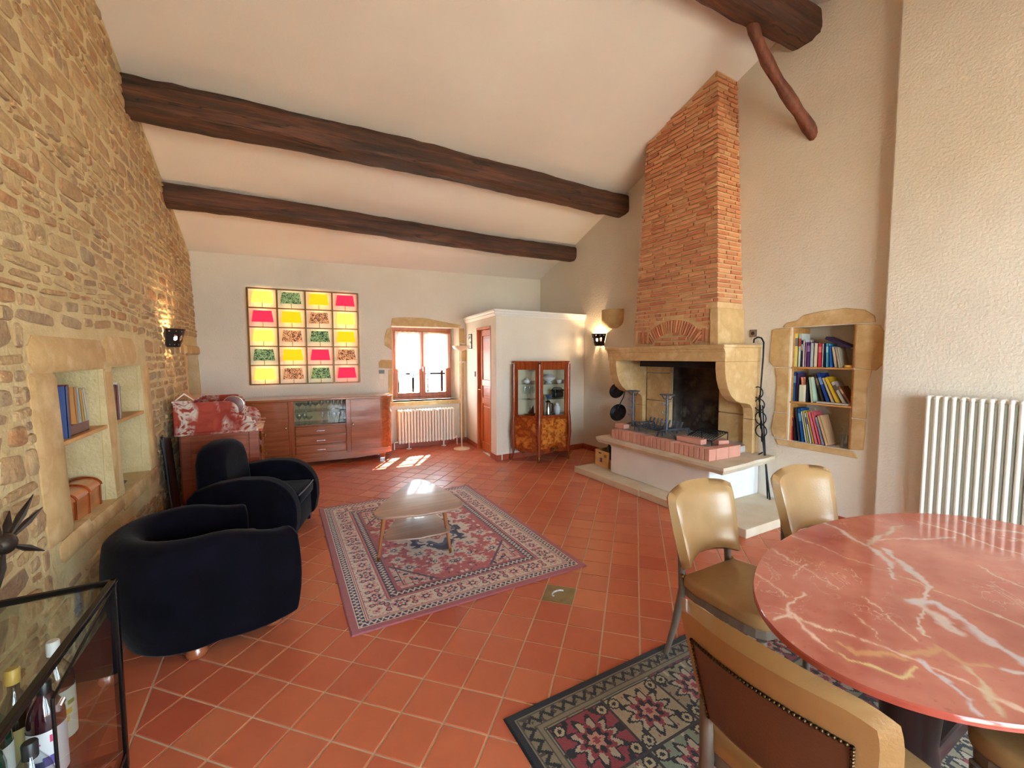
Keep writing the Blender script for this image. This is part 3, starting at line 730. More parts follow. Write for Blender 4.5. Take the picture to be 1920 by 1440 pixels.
# back of the firebox
for y0_, y1_, zz in ((2.83,3.165,(.53,.93,1.30,1.66)),(3.875,4.28,(.53,.98,1.36,1.66))):
    for a, b in zip(zz[:-1], zz[1:]): obj('firebox_stone', MB().box(4.50,4.548,y0_,y1_,a+.004,b-.004), LIME, fpz, bevel=.008)
obj('fireback', MB().box(4.70,4.765,3.18,3.86,.52,1.61), SOOTWALL, fpz)
obj('fireback_side', MB().box(4.55,4.77,3.171,3.20,.52,1.61), SOOTWALL, fpz); obj('fireback_side', MB().box(4.55,4.77,3.84,3.869,.52,1.61), SOOTWALL, fpz)
# brick hood: shell with a sooty flue inside
def hx(z): return 4.085+.033*(z-1.70)
def hy0(z): return 2.90+.058*(z-1.70)
def hy1(z): return 4.13-.034*(z-1.70)
def hood(ins, z0, z1):
    return [(hx(z0)+ins,hy0(z0)+ins,z0),(4.548,hy0(z0)+ins,z0),(4.548,hy1(z0)-ins,z0),(hx(z0)+ins,hy1(z0)-ins,z0),
            (hx(z1)+ins,hy0(z1)+ins,z1),(4.548,hy0(z1)+ins,z1),(4.548,hy1(z1)-ins,z1),(hx(z1)+ins,hy1(z1)-ins,z1)]
mb = MB(); mb.add(hood(.016,1.70,4.78), [(0,1,5,4),(2,3,7,6),(3,0,4,7),(4,5,6,7)]); obj('hood_mortar', mb, BRICKMORTAR, fpz)
mb = MB(); mb.add(hood(.07,1.45,4.7), [(0,1,5,4),(2,3,7,6),(3,0,4,7),(4,5,6,7),(1,2,6,5)]); mb.box(4.11,4.14,MY0+.12,MY1-.16,1.53,1.70); mb.box(4.14,4.5,MY0+.12,2.99,1.53,1.69); mb.box(4.14,4.5,4.05,MY1-.16,1.53,1.69); obj('flue', mb, SOOT, fpz)
AC, AZ, R1, R2, AA = 3.51, 1.42, .44, .59, math.radians(47)
bricks = []
def front_brick(mb, ya, yb, za, zb, dp): 
    mb.hexa([(hx(za)-dp,ya,za),(hx(za)+.03,ya,za),(hx(za)+.03,yb,za),(hx(za)-dp,yb,za),(hx(zb)-dp,ya,zb),(hx(zb)+.03,ya,zb),(hx(zb)+.03,yb,zb),(hx(zb)-dp,yb,zb)])
def in_arch(y, z):
    r = math.hypot(y-AC, z-AZ); a = abs(math.atan2(y-AC, z-AZ))
    if a < AA+.05 and R1-.012 < r < R2+.03: return True
    return abs(y-AC) > .36 and (hy0(z) < y < AC-R1*math.sin(AA)+.02 or AC+R1*math.sin(AA)-.02 < y < hy1(z)) and z < 1.93 and abs(y-AC) > .30
z = 1.715
while z < 4.74:
    hgt = random.uniform(.029,.036); y = hy0(z)-.004; off = random.uniform(0,.18); first = True
    while y < hy1(z)-.01:
        l = (random.uniform(.17,.27) if z > 2.08 else random.uniform(.07,.13)) if not first else .05+off*(1 if z > 2.08 else .3); first = False
        yb = min(y+l, hy1(z)+.004)
        if z < 2.12 and y < hy0(z)+.10: y0b = hy0(z)+.115
        else: y0b = y
        if yb-y0b > .03 and z+hgt < zceil(4.1,(y0b+yb)/2)-.005:
            mid_ = (y0b+yb)/2
            if not any(in_arch(q, z+hgt/2) for q in (y0b+.01, mid_, yb-.01)):
                bricks.append(('f', y0b, yb-random.uniform(.008,.014), z, z+hgt, random.uniform(.001,.006)))
        y += l
    x = hx(z)+.0; first = True
    while x < 4.54:
        l = random.uniform(.10,.24); xb = min(x+l, 4.546)
        if xb-x > .03 and z > 2.12 and z+hgt < zceil(4.4, hy0(z))-.005: bricks.append(('s', x+.004, xb-.012, z, z+hgt, random.uniform(-.002,.004)))
        x += l
    z += hgt+random.uniform(.015,.021)
nv = 24
for k in range(nv):
    a0 = -AA+2*AA*k/nv; a1 = -AA+2*AA*(k+1)/nv-.024; bricks.append(('a', a0, a1, 0, 0, random.uniform(.0,.012)))
for ya, yb in ((hy0(1.8)+.12, AC-R1*math.sin(AA)-.03), (AC+R1*math.sin(AA)+.03, hy1(1.8)-.005)):
    y = ya
    while y < yb-.03: bricks.append(('v', y, y+.034, 1.745+random.uniform(-.01,.01), 1.89+random.uniform(-.02,.02), random.uniform(0,.012))); y += .047
def brick_mb(mb, t, a, b, c, d, dp):
    if t in 'fv': front_brick(mb, a, b, c, d, dp)
    elif t == 's':
        mb.hexa([(a,hy0(c)-dp,c),(b,hy0(c)-dp,c),(b,hy0(c)+.03,c),(a,hy0(c)+.03,c),(a,hy0(d)-dp,d),(b,hy0(d)-dp,d),(b,hy0(d)+.03,d),(a,hy0(d)+.03,d)])
    else:
        q = [(AC+r*math.sin(w_), AZ+r*math.cos(w_)) for r, w_ in ((R1,a),(R1,b),(R2,b),(R2,a))]
        mb.add([(hx(zz)-dp,yy,zz) for yy,zz in q]+[(hx(zz)+.03,yy,zz) for yy,zz in q], [(0,1,2,3),(7,6,5,4)]+[(k,(k+1)%4,4+(k+1)%4,4+k) for k in range(4)])
def bkey(t):
    if t[0] == 'a': return 9
    return (t[2]-t[1])*(1 if t[0] != 's' else .5)
bricks.sort(key=lambda t: -bkey(t)); rest = MB()
for k, t in enumerate(bricks):
    if k < 298: mb = MB(); brick_mb(mb, *t); obj('brick', mb, BRICK, fpz, bevel=.004, bseg=1)
    else: brick_mb(rest, *t)
if rest.f: o = obj('half_bricks', rest, BRICK, fpz); o['kind'] = 'stuff'
mb = MB().hexa([(hx(1.7)-.006,hy0(1.7)-.006,1.70),(4.546,hy0(1.7)-.006,1.70),(4.546,hy0(1.7)+.11,1.70),(hx(1.7)-.006,hy0(1.7)+.10,1.70),(hx(2.1)-.006,hy0(2.1)-.006,2.1),(4.546,hy0(2.1)-.006,2.1),(4.546,hy0(2.1)+.1,2.1),(hx(2.1)-.006,hy0(2.1)+.085,2.1)])
obj('corner_stone', mb, LIME, fpz, bevel=.006)
o = obj('wall_corbel', MB().grid([p for p in [Vector((XR+.02-.19*math.sqrt(max(0,1-((yy-5.02)/.22)**2))*(1 if zz > 2.14 else max(.05,math.sqrt(max(0,1-((2.14-zz)/.13)**2)))), 5.02+(yy-5.02)*(1 if zz > 2.14 else max(.2,math.sqrt(max(0,1-((2.14-zz)/.135)**2)))), zz)) for zz in (2.30,2.299,2.25,2.18,2.14,2.10,2.06,2.03,2.015) for yy in np.linspace(4.80,5.24,13)]], 9, 13), LIME, smooth=True)
mb = MB(); yy = np.linspace(4.80,5.24,13); mb.add([(XR+.02-.19*math.sqrt(max(0,1-((y-5.02)/.22)**2)), y, 2.30) for y in yy]+[(XR+.02,5.02,2.30)], [tuple(range(14))]); obj('corbel_top', mb, LIME, o)
tag(o, 'rounded limestone corbel projecting from the wall above the pierced sconce', 'corbel')

# ---- things in and around the hearth
def andiron(y, x, lab):
    t = thing('andiron', lab, 'andiron', (x, y, .648 if x < 3.83 else .625), 0, 'andirons', local=True)
    obj('upright', MB().tube([(0,0,.06),(0,0,.50)], .014, 8), IRONBLUE, t, smooth=True)
    obj('foot', MB().tube([(-.0,-.14,.0),(-.01,-.11,.055),(0,-.05,.085),(0,0,.095),(0,.05,.085),(-.01,.11,.055),(0,.14,.0)], .012, 8), IRONBLUE, t, smooth=True)
    obj('fork_cup', MB().tube([(.07*math.cos(a),.09*math.sin(a),.51) for a in np.linspace(0,2*PI,16)[:-1]], .007, 6, closed=True).tube([(0,-.09,.51),(0,-.05,.46),(0,.05,.46),(0,.09,.51)], .006, 6), IRONBLUE, t, smooth=True)
    obj('log_bar', MB().tube([(0,0,.095),(.38,0,.085),(.42,0,.0)], .013, 8), IRONBLUE, t, smooth=True)
    for z in (.2,.3,.4): obj('hook', MB().tube([(0,0,z),(-.03,.03,z-.01),(-.045,.035,z+.015)], .006, 6), IRONBLUE, t, smooth=True)
andiron(4.02, 3.99, 'wrought iron andiron beside the sooty corner of the hearth, nearer the frying pans')
andiron(3.42, 3.93, 'wrought iron andiron before the middle of the sooty fireback')
t = thing('fire_grate', 'curved cast iron fire grate lying on the ash between the andirons', 'grate', (4.10,3.74,.63), 0, local=True); t.scale = (1.25,1.25,1.15)
for k in range(9):
    y = -.20+k*.05; obj('grate_bar', MB().tube([(-.12,y,.11),(-.10,y,.06),(0,y,.04),(.12,y,.06),(.15,y,.13)], .009, 6), IRONBLUE, t, smooth=True)
obj('grate_rail', MB().tube([(-.1,-.23,.05),(-.1,.23,.05)], .01, 6), IRONBLUE, t); obj('grate_rail', MB().tube([(.1,-.23,.05),(.1,.23,.05)], .01, 6), IRONBLUE, t)
for y in (-.18,.18): obj('grate_leg', MB().tube([(-.1,y,.05),(-.1,y,.0)], .009, 6).tube([(.1,y,.05),(.1,y,.0)], .009, 6), IRONBLUE, t)
for (x,y,a,ln,lab) in ((3.88,4.10,.05,.16,'loose red brick on the hearth under the andiron foot'),(3.88,3.04,.05,.30,'long loose red brick lying on the hearth edge before the wire grill'),(4.13,2.86,1.2,.12,'short loose brick standing beside the wire grill near the jamb')):
    o = obj('loose_brick', MB().box(-.05,.05,-ln/2,ln/2,0,.055,Rz(a,(x,y,.65 if x<3.9 else .632))), HEARTHBRICK, bevel=.006); tag(o, lab, 'brick', 'loose hearth bricks')
t = thing('wire_grill', 'folded wire toasting grill resting on the hearth near the stone jamb', 'grill', (4.08,3.0,.64), 0, local=True)
mb = MB()
for k in range(11):
    u = -.15+k*.03; mb.tube([(-.12+.0,u,.06),(.0,u,.11),(.13,u,.12)], .003, 4); v = -.12+k*.025; mb.tube([(v,-.16,.075+.05*(k/10)),(v,.16,.075+.05*(k/10))], .003, 4)
obj('wire_mesh', mb, IRON, t); obj('rim', MB().tube([(-.13,-.16,.05),(.13,-.16,.12),(.13,.16,.12),(-.13,.16,.05)], .006, 6, closed=True), IRON, t, smooth=True)
for s in (-1,1): obj('support', MB().tube([(.13,.16*s,.12),(.13,.16*s,.0)], .005, 6), IRON, t); obj('support', MB().tube([(-.13,.16*s,.05),(-.13,.16*s,0)], .005, 6), IRON, t)
# pans on the wall
def pan(y, z, r, lab, hl):
    t = thing('frying_pan', lab, 'pan', (4.40,y,z), 0, 'hanging pans', local=True)
    T = Matrix.Rotation(-1.15,4,'Y') @ Matrix.Rotation(.3,4,'X')
    obj('bowl', MB().lathe([(.001,0),(r*.72,0),(r,.045),(r+.006,.047),(r*.74,-.006),(.001,-.006)], 26, T=T), IRON, t, smooth=True)
    if hl: obj('handle', MB().tube([T@Vector((-.02,r*.0,.045))+Vector((0,0,r*.62)), Vector((.03,-.05,r*.7+hl*.6)), Vector((.05,-.06,r*.7+hl))], .009, 8), IRON, t, smooth=True)
pan(4.71, .735, .125, 'black frying pan hanging by a long handle beside the hearth', .26)
pan(4.74, 1.06, .115, 'black skillet tucked up under the far stone corbel', .12)
# crook, pot chain and poker leaning on the wall by the jamb
t = thing('pot_hanger', 'long iron pot hook with chain rings leaning against the stone jamb', 'pot hanger', (4.46,2.60,.0), 0)
hk = [atx(x,y,4.49) for x,y in ((1413,643),(1414,636),(1421,632),(1428,634),(1432,642),(1431,670),(1427,720),(1424,760))]
obj('hook', MB().tube(hk, .008, 8), IRON, t, smooth=True)
for k,(x,y,r) in enumerate((x,y,r*1.45) for x,y,r in ((1421,736,.042),(1424,748,.026),(1424,759,.042),(1425,771,.046),(1426,784,.046),(1427,796,.032),(1427,808,.046),(1429,820,.032))):
    c = atx(x,y,4.47); tilt = .25 if k%2 == 0 else 1.1
    obj('chain_ring', MB().tube([c+Vector((r*math.cos(a)*math.sin(tilt)*.6, r*math.cos(a)*math.cos(tilt), r*math.sin(a))) for a in np.linspace(0,2*PI,17)[:-1]], .006, 6, closed=True), IRON, t, smooth=True)
pk = [atx(1424,760,4.49), atx(1431,830,4.47), Vector((4.44,2.50,.084))]
obj('rod', MB().tube(pk, .009, 8), IRON, t, smooth=True)
obj('saddle_bar', MB().tube([atx(1430,760,4.50), Vector((4.45,2.53,.084))], .007, 8), IRON, t, smooth=True)
obj('latch', MB().tube([atx(1413,857,4.46), atx(1430,848,4.46)], .007, 6), IRON, t)
# crate with bottles
t = thing('wine_crate', 'pale wooden wine crate on the stone step under the hearth slab', 'crate', (3.99,4.40,.082), 0)
CRATE = wood('crate_wood', (206,160,104), (232,192,136), 1, rough=.7)
X0,X1,Y0,Y1 = 3.80,4.30,4.25,4.54
for p in ((X0,X0+.012,Y0,Y1,.084,.30),(X1-.012,X1,Y0,Y1,.084,.30),(X0,X1,Y1-.012,Y1,.084,.30),(X0,X1,Y0,Y0+.012,.084,.20)): obj('crate_board', MB().box(*p), CRATE, t, bevel=.002)
obj('crate_floor', MB().box(X0+.013,X1-.013,Y0+.013,Y1-.013,.084,.094), CRATE, t)
obj('hand_slot', MB().box(X0-.001,X0+.002,4.41,4.46,.255,.27), BLACK, t)
obj('printed_mark', MB().box(X0-.0012,X0+.001,4.385,4.435,.14,.20), flat('purple_ink',(132,76,110)), t); obj('printed_stamp', MB().box(X0-.0012,X0+.001,4.30,4.35,.215,.255), flat('olive_ink',(150,150,84)), t)
GB = M('dark_bottle_glass', (14,20,14), rough=.08, coat=.6)
def bottle_mb(h, r, neck, nr): return MB().lathe([(r*.9,0),(r,.008),(r,h*neck),(r*.85,h*neck+.03),(nr,h*neck+.075),(nr,h-.02),(nr*1.2,h-.02),(nr*1.2,h)], 18)
for k,(x,y) in enumerate(((3.88,4.34),(3.97,4.44),(4.07,4.34),(4.16,4.45))):
    o = obj('wine_bottle', bottle_mb(.31,.036,.6,.014), GB, smooth=True); o.location = (x,y,.0945); o.rotation_euler[1] = .0
    tag(o, 'dark wine bottle standing in the wooden crate', 'bottle', 'bottles in the crate')
t = thing('wicker_basket', 'flat round wicker basket lying on the crate beside the slab end', 'basket', (4.02,4.42,.405))
WICK = M('wicker', (150,96,56), (110,64,36), scale=30, rough=.7)
# (the basket rests over the bottles and shows only its rim)
obj('basket_rim', MB().tube([(4.02+.2*math.cos(a),4.44+.10*math.sin(a),.425) for a in np.linspace(0,2*PI,25)[:-1]], .018, 8, closed=True), WICK, t, smooth=True)
obj('basket_bowl', MB().lathe([(.02,-.015),(.15,-.012),(.2,.012)], 24, T=Matrix.Translation((4.02,4.44,.42)) @ Matrix.Diagonal((1,.5,1,1))), WICK, t, smooth=True)

# ================================================================== SCONCES (pierced half cones)
PIERCED = M('pierced_metal', (26,16,16), rough=.5, metal=.5)
def sconce(loc, rz, lab, power):
    t = thing('wall_sconce', lab, 'sconce', loc, rz, 'pierced wall sconces', local=True)
    nu, nv = 36, 18; H, RT, RB = .19, .145, .09; pts = []; 
    for i in range(nu+1):
        a = -PI/2+PI*i/nu
        for j in range(nv+1):
            z = H*j/nv; r = RB+(RT-RB)*j/nv; pts.append((r*math.cos(a), r*math.sin(a), z))
    mb = MB(); mb.v = [Vector(p) for p in pts]
    for i in range(nu):
        for j in range(nv):
            u = (i+.5)/nu; v = (j+.5)/nv; hole = False
            for c in (.2,.38,.62,.8):
                if ((u-c)/.045)**2+((v-.5)/.16)**2 < 1 and abs(((u-c)*9)**2-((v-.5)*3)**2) > .01: hole = True
            if j in (2,15) and i % 5 == 2: hole = True
            if not hole: mb.f.append((i*(nv+1)+j, (i+1)*(nv+1)+j, (i+1)*(nv+1)+j+1, i*(nv+1)+j+1))
    obj('shade', mb, PIERCED, t, smooth=True, fix=False)
    obj('back_plate', MB().box(-.004,.0,-.1,.1,.0,.19), PIERCED, t)
    m, nt, b = nodes('bulb_glow'); b.inputs['Emission Color'].default_value = (1,.72,.4,1); b.inputs['Emission Strength'].default_value = 30; b.inputs['Base Color'].default_value = (1,.9,.8,1)
    obj('bulb', MB().sphere((.06,0,.09), .022), m, t, smooth=True); obj('lamp_holder', MB().tube([(0,0,.05),(.06,0,.05),(.06,0,.075)], .01, 8), PIERCED, t)
    l = bpy.data.lights.new('sconce_bulb_light', 'POINT'); l.energy = power; l.color = (1,.66,.34); l.shadow_soft_size = .024
    lo = bpy.data.objects.new('sconce_bulb_light', l); COL.objects.link(lo); lo.parent = t; lo.location = (.06,0,.115)
sconce((XR-.002,5.33,1.755), PI, 'pierced dark metal wall sconce glowing below the limestone corbel', 9)
sconce((xleft(1.75)+.022,5.66,1.69), 0, 'pierced dark metal wall sconce lit on the rubble stone wall', 9)
# ================================================================== SIDEBOARD
SBA = -.07
t = sb = thing('sideboard', 'long polished walnut sideboard with glazed centre and three drawers', 'sideboard', (.48,6.68,0), SBA, local=True)
def end_outline(x0, x1, r=.20, dep=.50, s=1):
    pts = [(x0,0),(x1-r*s,0)]
    for a in np.linspace(0,PI/2,9)[1:]: pts.append((x1-r*s+s*r*math.sin(a), .24*(1-math.cos(a))))
    pts += [(x1,dep),(x0,dep)]
    return pts if s > 0 else pts[::-1]
obj('carcass', MB().prism(end_outline(.407,1.04), .10, .955), SIDEWOOD, t, smooth=30)
obj('carcass', MB().prism(end_outline(-.41,-1.04,s=-1), .10, .955), SIDEWOOD, t, smooth=30)
obj('drawer_case', MB().box(-.41,.407,.02,.50,.16,.60), SIDEWOOD, t)
obj('back_panel', MB().box(-.41,.407,.47,.50,.60,.955), M('sideboard_lining',(206,176,132),rough=.6), t)
top = [(-1.05,.5),(-1.05,.24)]+[(-.84-.21*math.sin(a), .235-.25*math.cos(a)+.0) for a in np.linspace(PI/2,0,9)]+[(.84+.21*math.sin(a), .235-.25*math.cos(a)) for a in np.linspace(0,PI/2,9)]+[(1.05,.24),(1.05,.5)]
obj('top', MB().prism(top, .955, .985), SIDEWOOD, t, bevel=.006)
for x0,x1 in ((-.41,-.337),(.348,.407)): obj('post', MB().box(x0,x1,-.012,.02,.16,.955), SIDEWOOD_V, t, bevel=.004)
for s,(x0,x1,kx) in enumerate(((-.845,-.418,-.445),(.415,.845,.442))):
    d = obj('door', MB().box(x0,x1,-.008,.006,.19,.945), SIDEWOOD, t, bevel=.004); obj('knob', MB().sphere((kx,-.022,.58),.018,10,6).tube([(kx,-.01,.58),(kx,-.024,.58)],.008,8), CHROME, d, smooth=True)
for z0,z1,hz in ((.455,.585,.516),(.315,.443,.374),(.19,.303,.24)):
    d = obj('drawer', MB().box(-.333,.344,-.018,.02,z0,z1), SIDEWOOD, t, bevel=.012, bseg=3)
    obj('handle', MB().tube([(-.055,-.018,hz),(-.055,-.036,hz),(.055,-.036,hz),(.055,-.018,hz)],.006,8), CHROME, d, smooth=True)
obj('base_rail', MB().add([(-1.0,-.002,.10),(-.8,-.002,.07),(-.5,-.002,.065),(.5,-.002,.065),(.8,-.002,.085),(1.0,-.002,.12),(1.0,-.002,.19),(-1.0,-.002,.19)]+[(-1.0,.03,.10),(-.8,.03,.07),(-.5,.03,.065),(.5,.03,.065),(.8,.03,.085),(1.0,.03,.12),(1.0,.03,.19),(-1.0,.03,.19)], [tuple(range(8)),tuple(range(15,7,-1))]+[(k,(k+1)%8,8+(k+1)%8,8+k) for k in range(8)]), SIDEWOOD, t)
for x in (-.86,.86):
    for y in (.05,.44):
        f = obj('foot', MB().hexa([(x-.035,y-.03,.03),(x+.035,y-.03,.03),(x+.035,y+.03,.03),(x-.035,y+.03,.03),(x-.05,y-.04,.105),(x+.05,y-.04,.105),(x+.05,y+.04,.105),(x-.05,y+.04,.105)]), SIDEWOOD, t)
        obj('ferrule', MB().box(x-.036,x+.036,y-.031,y+.031,0,.032), CHROME, f, bevel=.004)
obj('glass_shelf', MB().box(-.335,.346,.06,.46,.785,.791), CABGLASS, t)
for x0,x1 in ((-.335,.01),(.0,.346)): obj('sliding_glass', MB().box(x0,x1,.022 if x0<-.1 else .03,.026 if x0<-.1 else .034,.612,.95), GLASS, t)
TSB = Rz(SBA,(.48,6.68,0))
GL = {'wine': [(.030,0),(.031,.003),(.006,.008),(.0045,.065),(.012,.075),(.032,.10),(.036,.125),(.031,.15)], 'flute': [(.028,0),(.028,.003),(.005,.008),(.0045,.05),(.013,.065),(.021,.10),(.023,.14),(.021,.158)], 'coupe': [(.03,0),(.03,.003),(.005,.008),(.0045,.06),(.02,.075),(.043,.095),(.046,.115)]}
GMESH = {k: meshdata('stem_glass_'+k, MB().lathe(p+[(p[-1][0]-.002,p[-1][1])]+[(max(r-.003,.002),z+.003) for r,z in p[::-1] if z > .06], 16), True) for k,p in GL.items()}
for m in GMESH.values(): m.materials.append(WINEGLASS)
spots = [(.795,z) for z in ()]
lay = [('coupe',-.28,.18,.791),('coupe',-.19,.20,.791),('wine',-.13,.12,.791),('coupe',-.06,.2,.791),('wine',.02,.14,.791),('wine',.11,.16,.791),('flute',.19,.13,.791),('flute',.25,.18,.791),('flute',.30,.12,.791),
       ('wine',-.28,.14,.601),('wine',-.21,.18,.601),('coupe',-.15,.12,.601),('flute',.03,.14,.601),('flute',.11,.17,.601),('wine',.19,.13,.601),('wine',.26,.17,.601),('flute',.31,.12,.601)]
KN = {'wine':'stemmed wine glass with a rounded bowl','flute':'tall narrow champagne flute','coupe':'shallow wide coupe glass'}
for k,x,y,z in lay:
    o = bpy.data.objects.new({'wine':'wine_glass','flute':'champagne_flute','coupe':'coupe_glass'}[k], GMESH[k]); COL.objects.link(o); o.location = TSB @ Vector((x,y,z+.0005))
    tag(o, KN[k]+(' on the glass shelf of the sideboard' if z > .7 else ' on the lower level of the glazed sideboard'), 'glass', {'wine':'wine glasses','flute':'champagne flutes','coupe':'coupe glasses'}[k]+' in the sideboard')

# ================================================================== GRID OF LIT LAMPSHADES
fr_ = thing('lampshade_wall_light', 'bronze grid wall light with twenty glowing coloured lampshades', 'wall light', farp(.37,1.168,.001), -FA, local=True)
CW, CH = .3868, .2884; W_, H_ = 4*CW, 5*CH
for k in range(5): obj('upright_bar', MB().box(-W_/2+k*CW-.011,-W_/2+k*CW+.011,-.07,-.02,0,H_), BRONZE, fr_)
for k in range(6): obj('cross_bar', MB().box(-W_/2-.008,W_/2+.008,-.068,-.022,k*CH-.008,k*CH+.008), BRONZE, fr_)
obj('cable', MB().tube([(-.62,-.01,0),(-.625,-.008,-.05),(-.62,-.006,-.20)], .003, 6), PAPER, fr_)
def shade_mat(name, c, strength, pat=None):
    m, nt, b = nodes(name); v = coords(nt); col = None
    if pat:
        n = noise(nt, v, 34, 3, .6, 1.5); col = ramp(nt, n, [(.44, lin(pat)), (.54, lin(c))])
    if col is None: b.inputs['Base Color'].default_value = lin(c); b.inputs['Emission Color'].default_value = lin(c)
    else: nt.links.new(col, b.inputs['Base Color']); nt.links.new(col, b.inputs['Emission Color'])
    b.inputs['Emission Strength'].default_value = strength; b.inputs['Roughness'].default_value = .9; return m
SHD = {'Y': (shade_mat('shade_pale_yellow',(255,212,92),(.36)),'glowing pale yellow shade'), 'O': (shade_mat('shade_amber',(255,176,16),.40),'glowing amber shade'), 'R': (shade_mat('shade_red',(236,40,74),.34),'glowing crimson shade'),
       'G': (shade_mat('shade_green',(140,166,112),.2,(34,54,40)),'green patterned shade'), 'B': (shade_mat('shade_brown',(216,160,112),.2,(84,40,36)),'brown patterned shade')}
bulbm, nt_, bb_ = nodes('lamp_bulb'); bb_.inputs['Emission Color'].default_value = (1,.75,.4,1); bb_.inputs['Emission Strength'].default_value = 14
for r, row in enumerate(('YGOR','ROBY','YBGO','GORB','YBGR')):
    for c, ch in enumerate(row):
        x = -W_/2+(c+.5)*CW; z = H_-(r+1)*CH
        mb = MB(); 
        for z0,w0,z1,w1 in ((.075,.142,.245,.118),): mb.hexa([(x-w0,-.10,z+z0),(x+w0,-.10,z+z0),(x+w0,-.035,z+z0),(x-w0,-.035,z+z0),(x-w1,-.092,z+z1),(x+w1,-.092,z+z1),(x+w1,-.04,z+z1),(x-w1,-.04,z+z1)])
        mb.f = [f for i,f in enumerate(mb.f) if i not in (0,1,4)]
        s = obj('lamp_shade', mb, SHD[ch][0], fr_, fix=False); s['label'] = SHD[ch][1]
        obj('lamp_bulb', MB().sphere((x,-.068,z+.15), .014, 8, 5), bulbm, s, smooth=True)
        l = bpy.data.lights.new('lampshade_light','POINT'); l.energy = {'Y':.34,'O':.36}.get(ch,.30); l.color = (1,.62,.28); l.shadow_soft_size = .02
        lo = bpy.data.objects.new('lampshade_light', l); COL.objects.link(lo); lo.parent = s; lo.location = (x,-.068,z+.175)
        obj('lamp_stem', MB().tube([(x,-.068,z+.007),(x,-.068,z+.14)], .004, 6), BRONZE, s)

# ================================================================== RADIATORS
def radiator(name, label, loc, rz, n, pitch, H, z0, rt, dep, mat):
    t = thing(name, label, 'radiator', loc, rz, local=True)
    mb = MB(); c = dep/2
    for y in (-c, c): mb.tube([(0,y,z0+.02),(0,y,z0+H-.02)], rt, 10)
    for z in (z0+.025, z0+H-.025): mb.tube([(0,-c-rt*.0,z),(0,c,z)], rt*1.25, 10).sphere((0,-c,z),rt*1.3,10,6).sphere((0,c,z),rt*1.3,10,6)
    me = meshdata('section', mb, True); me.materials.append(mat)
    for k in range(n):
        o = bpy.data.objects.new('section', me); COL.objects.link(o); o.parent = t; o.location = ((k-(n-1)/2)*pitch,0,0)
    L = n*pitch/2
    for z in (z0+.03, z0+H-.03): obj('header_pipe', MB().tube([(-L+pitch*.4,0,z),(L-pitch*.4,0,z)], rt*1.1, 10), mat, t, smooth=True)
    for x in (-L*.62, L*.62): obj('foot', MB().tube([(x,0,z0+.03),(x,0,.012)], .012, 8).lathe([(.045,0),(.045,.008),(.012,.014)],14,(x,0,0)), mat, t, smooth=True)
    obj('valve', MB().tube([(L-.01,0,z0+.03),(L+.05,0,z0+.03),(L+.06,0,z0),(L+.06,0,.0)], .011, 8).sphere((L+.05,0,z0+.045),.02), mat, t, smooth=True)
    obj('return_pipe', MB().tube([(-L+.01,0,z0+.03),(-L-.05,0,z0+.03),(-L-.06,0,z0),(-L-.06,0,.0)], .011, 8), mat, t, smooth=True)
    return t
p = farp(2.215,0,.15); radiator('column_radiator', 'low cream column radiator under the casement window', (p.x,p.y,0), -FA, 19, .052, .58, .10, .019, .10, RADW)
radiator('column_radiator', 'tall white column radiator on the plain wall by the marble table', (XRN-.095,.72,0), PI/2, 25, .0465, 1.16, .13, .0135, .075, RADW)

# ================================================================== FLOOR LAMP
t = thing('floor_lamp', 'slim cream uplighter floor lamp with shallow bowl', 'lamp', (2.69,6.72,0), local=True)
LAMPC = M('lamp_cream', (226,206,178), rough=.3)
obj('base', MB().lathe([(.14,0),(.14,.012),(.05,.022),(.014,.03)], 28), LAMPC, t, smooth=True); obj('pole', MB().tube([(0,0,.02),(0,0,1.69)], .011, 10), LAMPC, t, smooth=True)
obj('shade', MB().lathe([(.012,1.68),(.06,1.69),(.12,1.725),(.15,1.762),(.146,1.764),(.115,1.732),(.05,1.70),(.012,1.695)], 28), LAMPC, t, smooth=True)

# ================================================================== VITRINE
t = vt = thing('display_cabinet', 'marquetry display cabinet with bowed glazed sides on slender legs', 'cabinet', (3.6,5.45,0))
BL, FL, FR, BR = Vector((3.085,5.58,0)), Vector((3.335,5.25,0)), Vector((3.85,5.235,0)), Vector((4.13,5.60,0))
cp = [BL,FL,FR,BR]
def poly_out(e=0):
    c = Vector((3.6,5.45,0)); return [((p-c)*(1+e)+c) for p in cp]
def seg(mb, a, b, z0, z1, th=.016, i0=0., i1=0., out=0):
    d = (b-a).normalized(); n = Vector((d.y,-d.x,0)); a = a+d*i0; b = b-d*i1
    if n.y > 0 and abs(n.x) < .1: n = -n
    P = [a+n*out, b+n*out, b+n*(out-th), a+n*(out-th)]
    mb.hexa([q+Vector((0,0,z0)) for q in P]+[q+Vector((0,0,z1)) for q in P]); return mb
for k,p in enumerate(cp):
    r = .02; c = Vector((3.6,5.43,0)); o2 = (p-c).normalized()
    path = [p+o2*.012+V(0,0,.0), p+o2*.03+V(0,0,.03), p+o2*.008+V(0,0,.12), p+o2*.004+V(0,0,.24), p+o2*.02+V(0,0,.45), p+o2*.012+V(0,0,.62), p+V(0,0,.72), p+V(0,0,1.47)]
    l = obj('leg', MB().tube(path, [.013,.012,.016,.026,.03,.024,.021,.021], 8), VITWOOD, t, smooth=True)
    if k in (1,2): obj('bronze_shoe', MB().tube([p+o2*.012+V(0,0,.0), p+o2*.03+V(0,0,.03), p+o2*.016+V(0,0,.075)], [.016,.0155,.017], 8), BRASS, l, smooth=True)
top = poly_out(.04); obj('top', MB().prism([(q.x,q.y) for q in top], 1.492, 1.515), VITWOOD, t, bevel=.004)
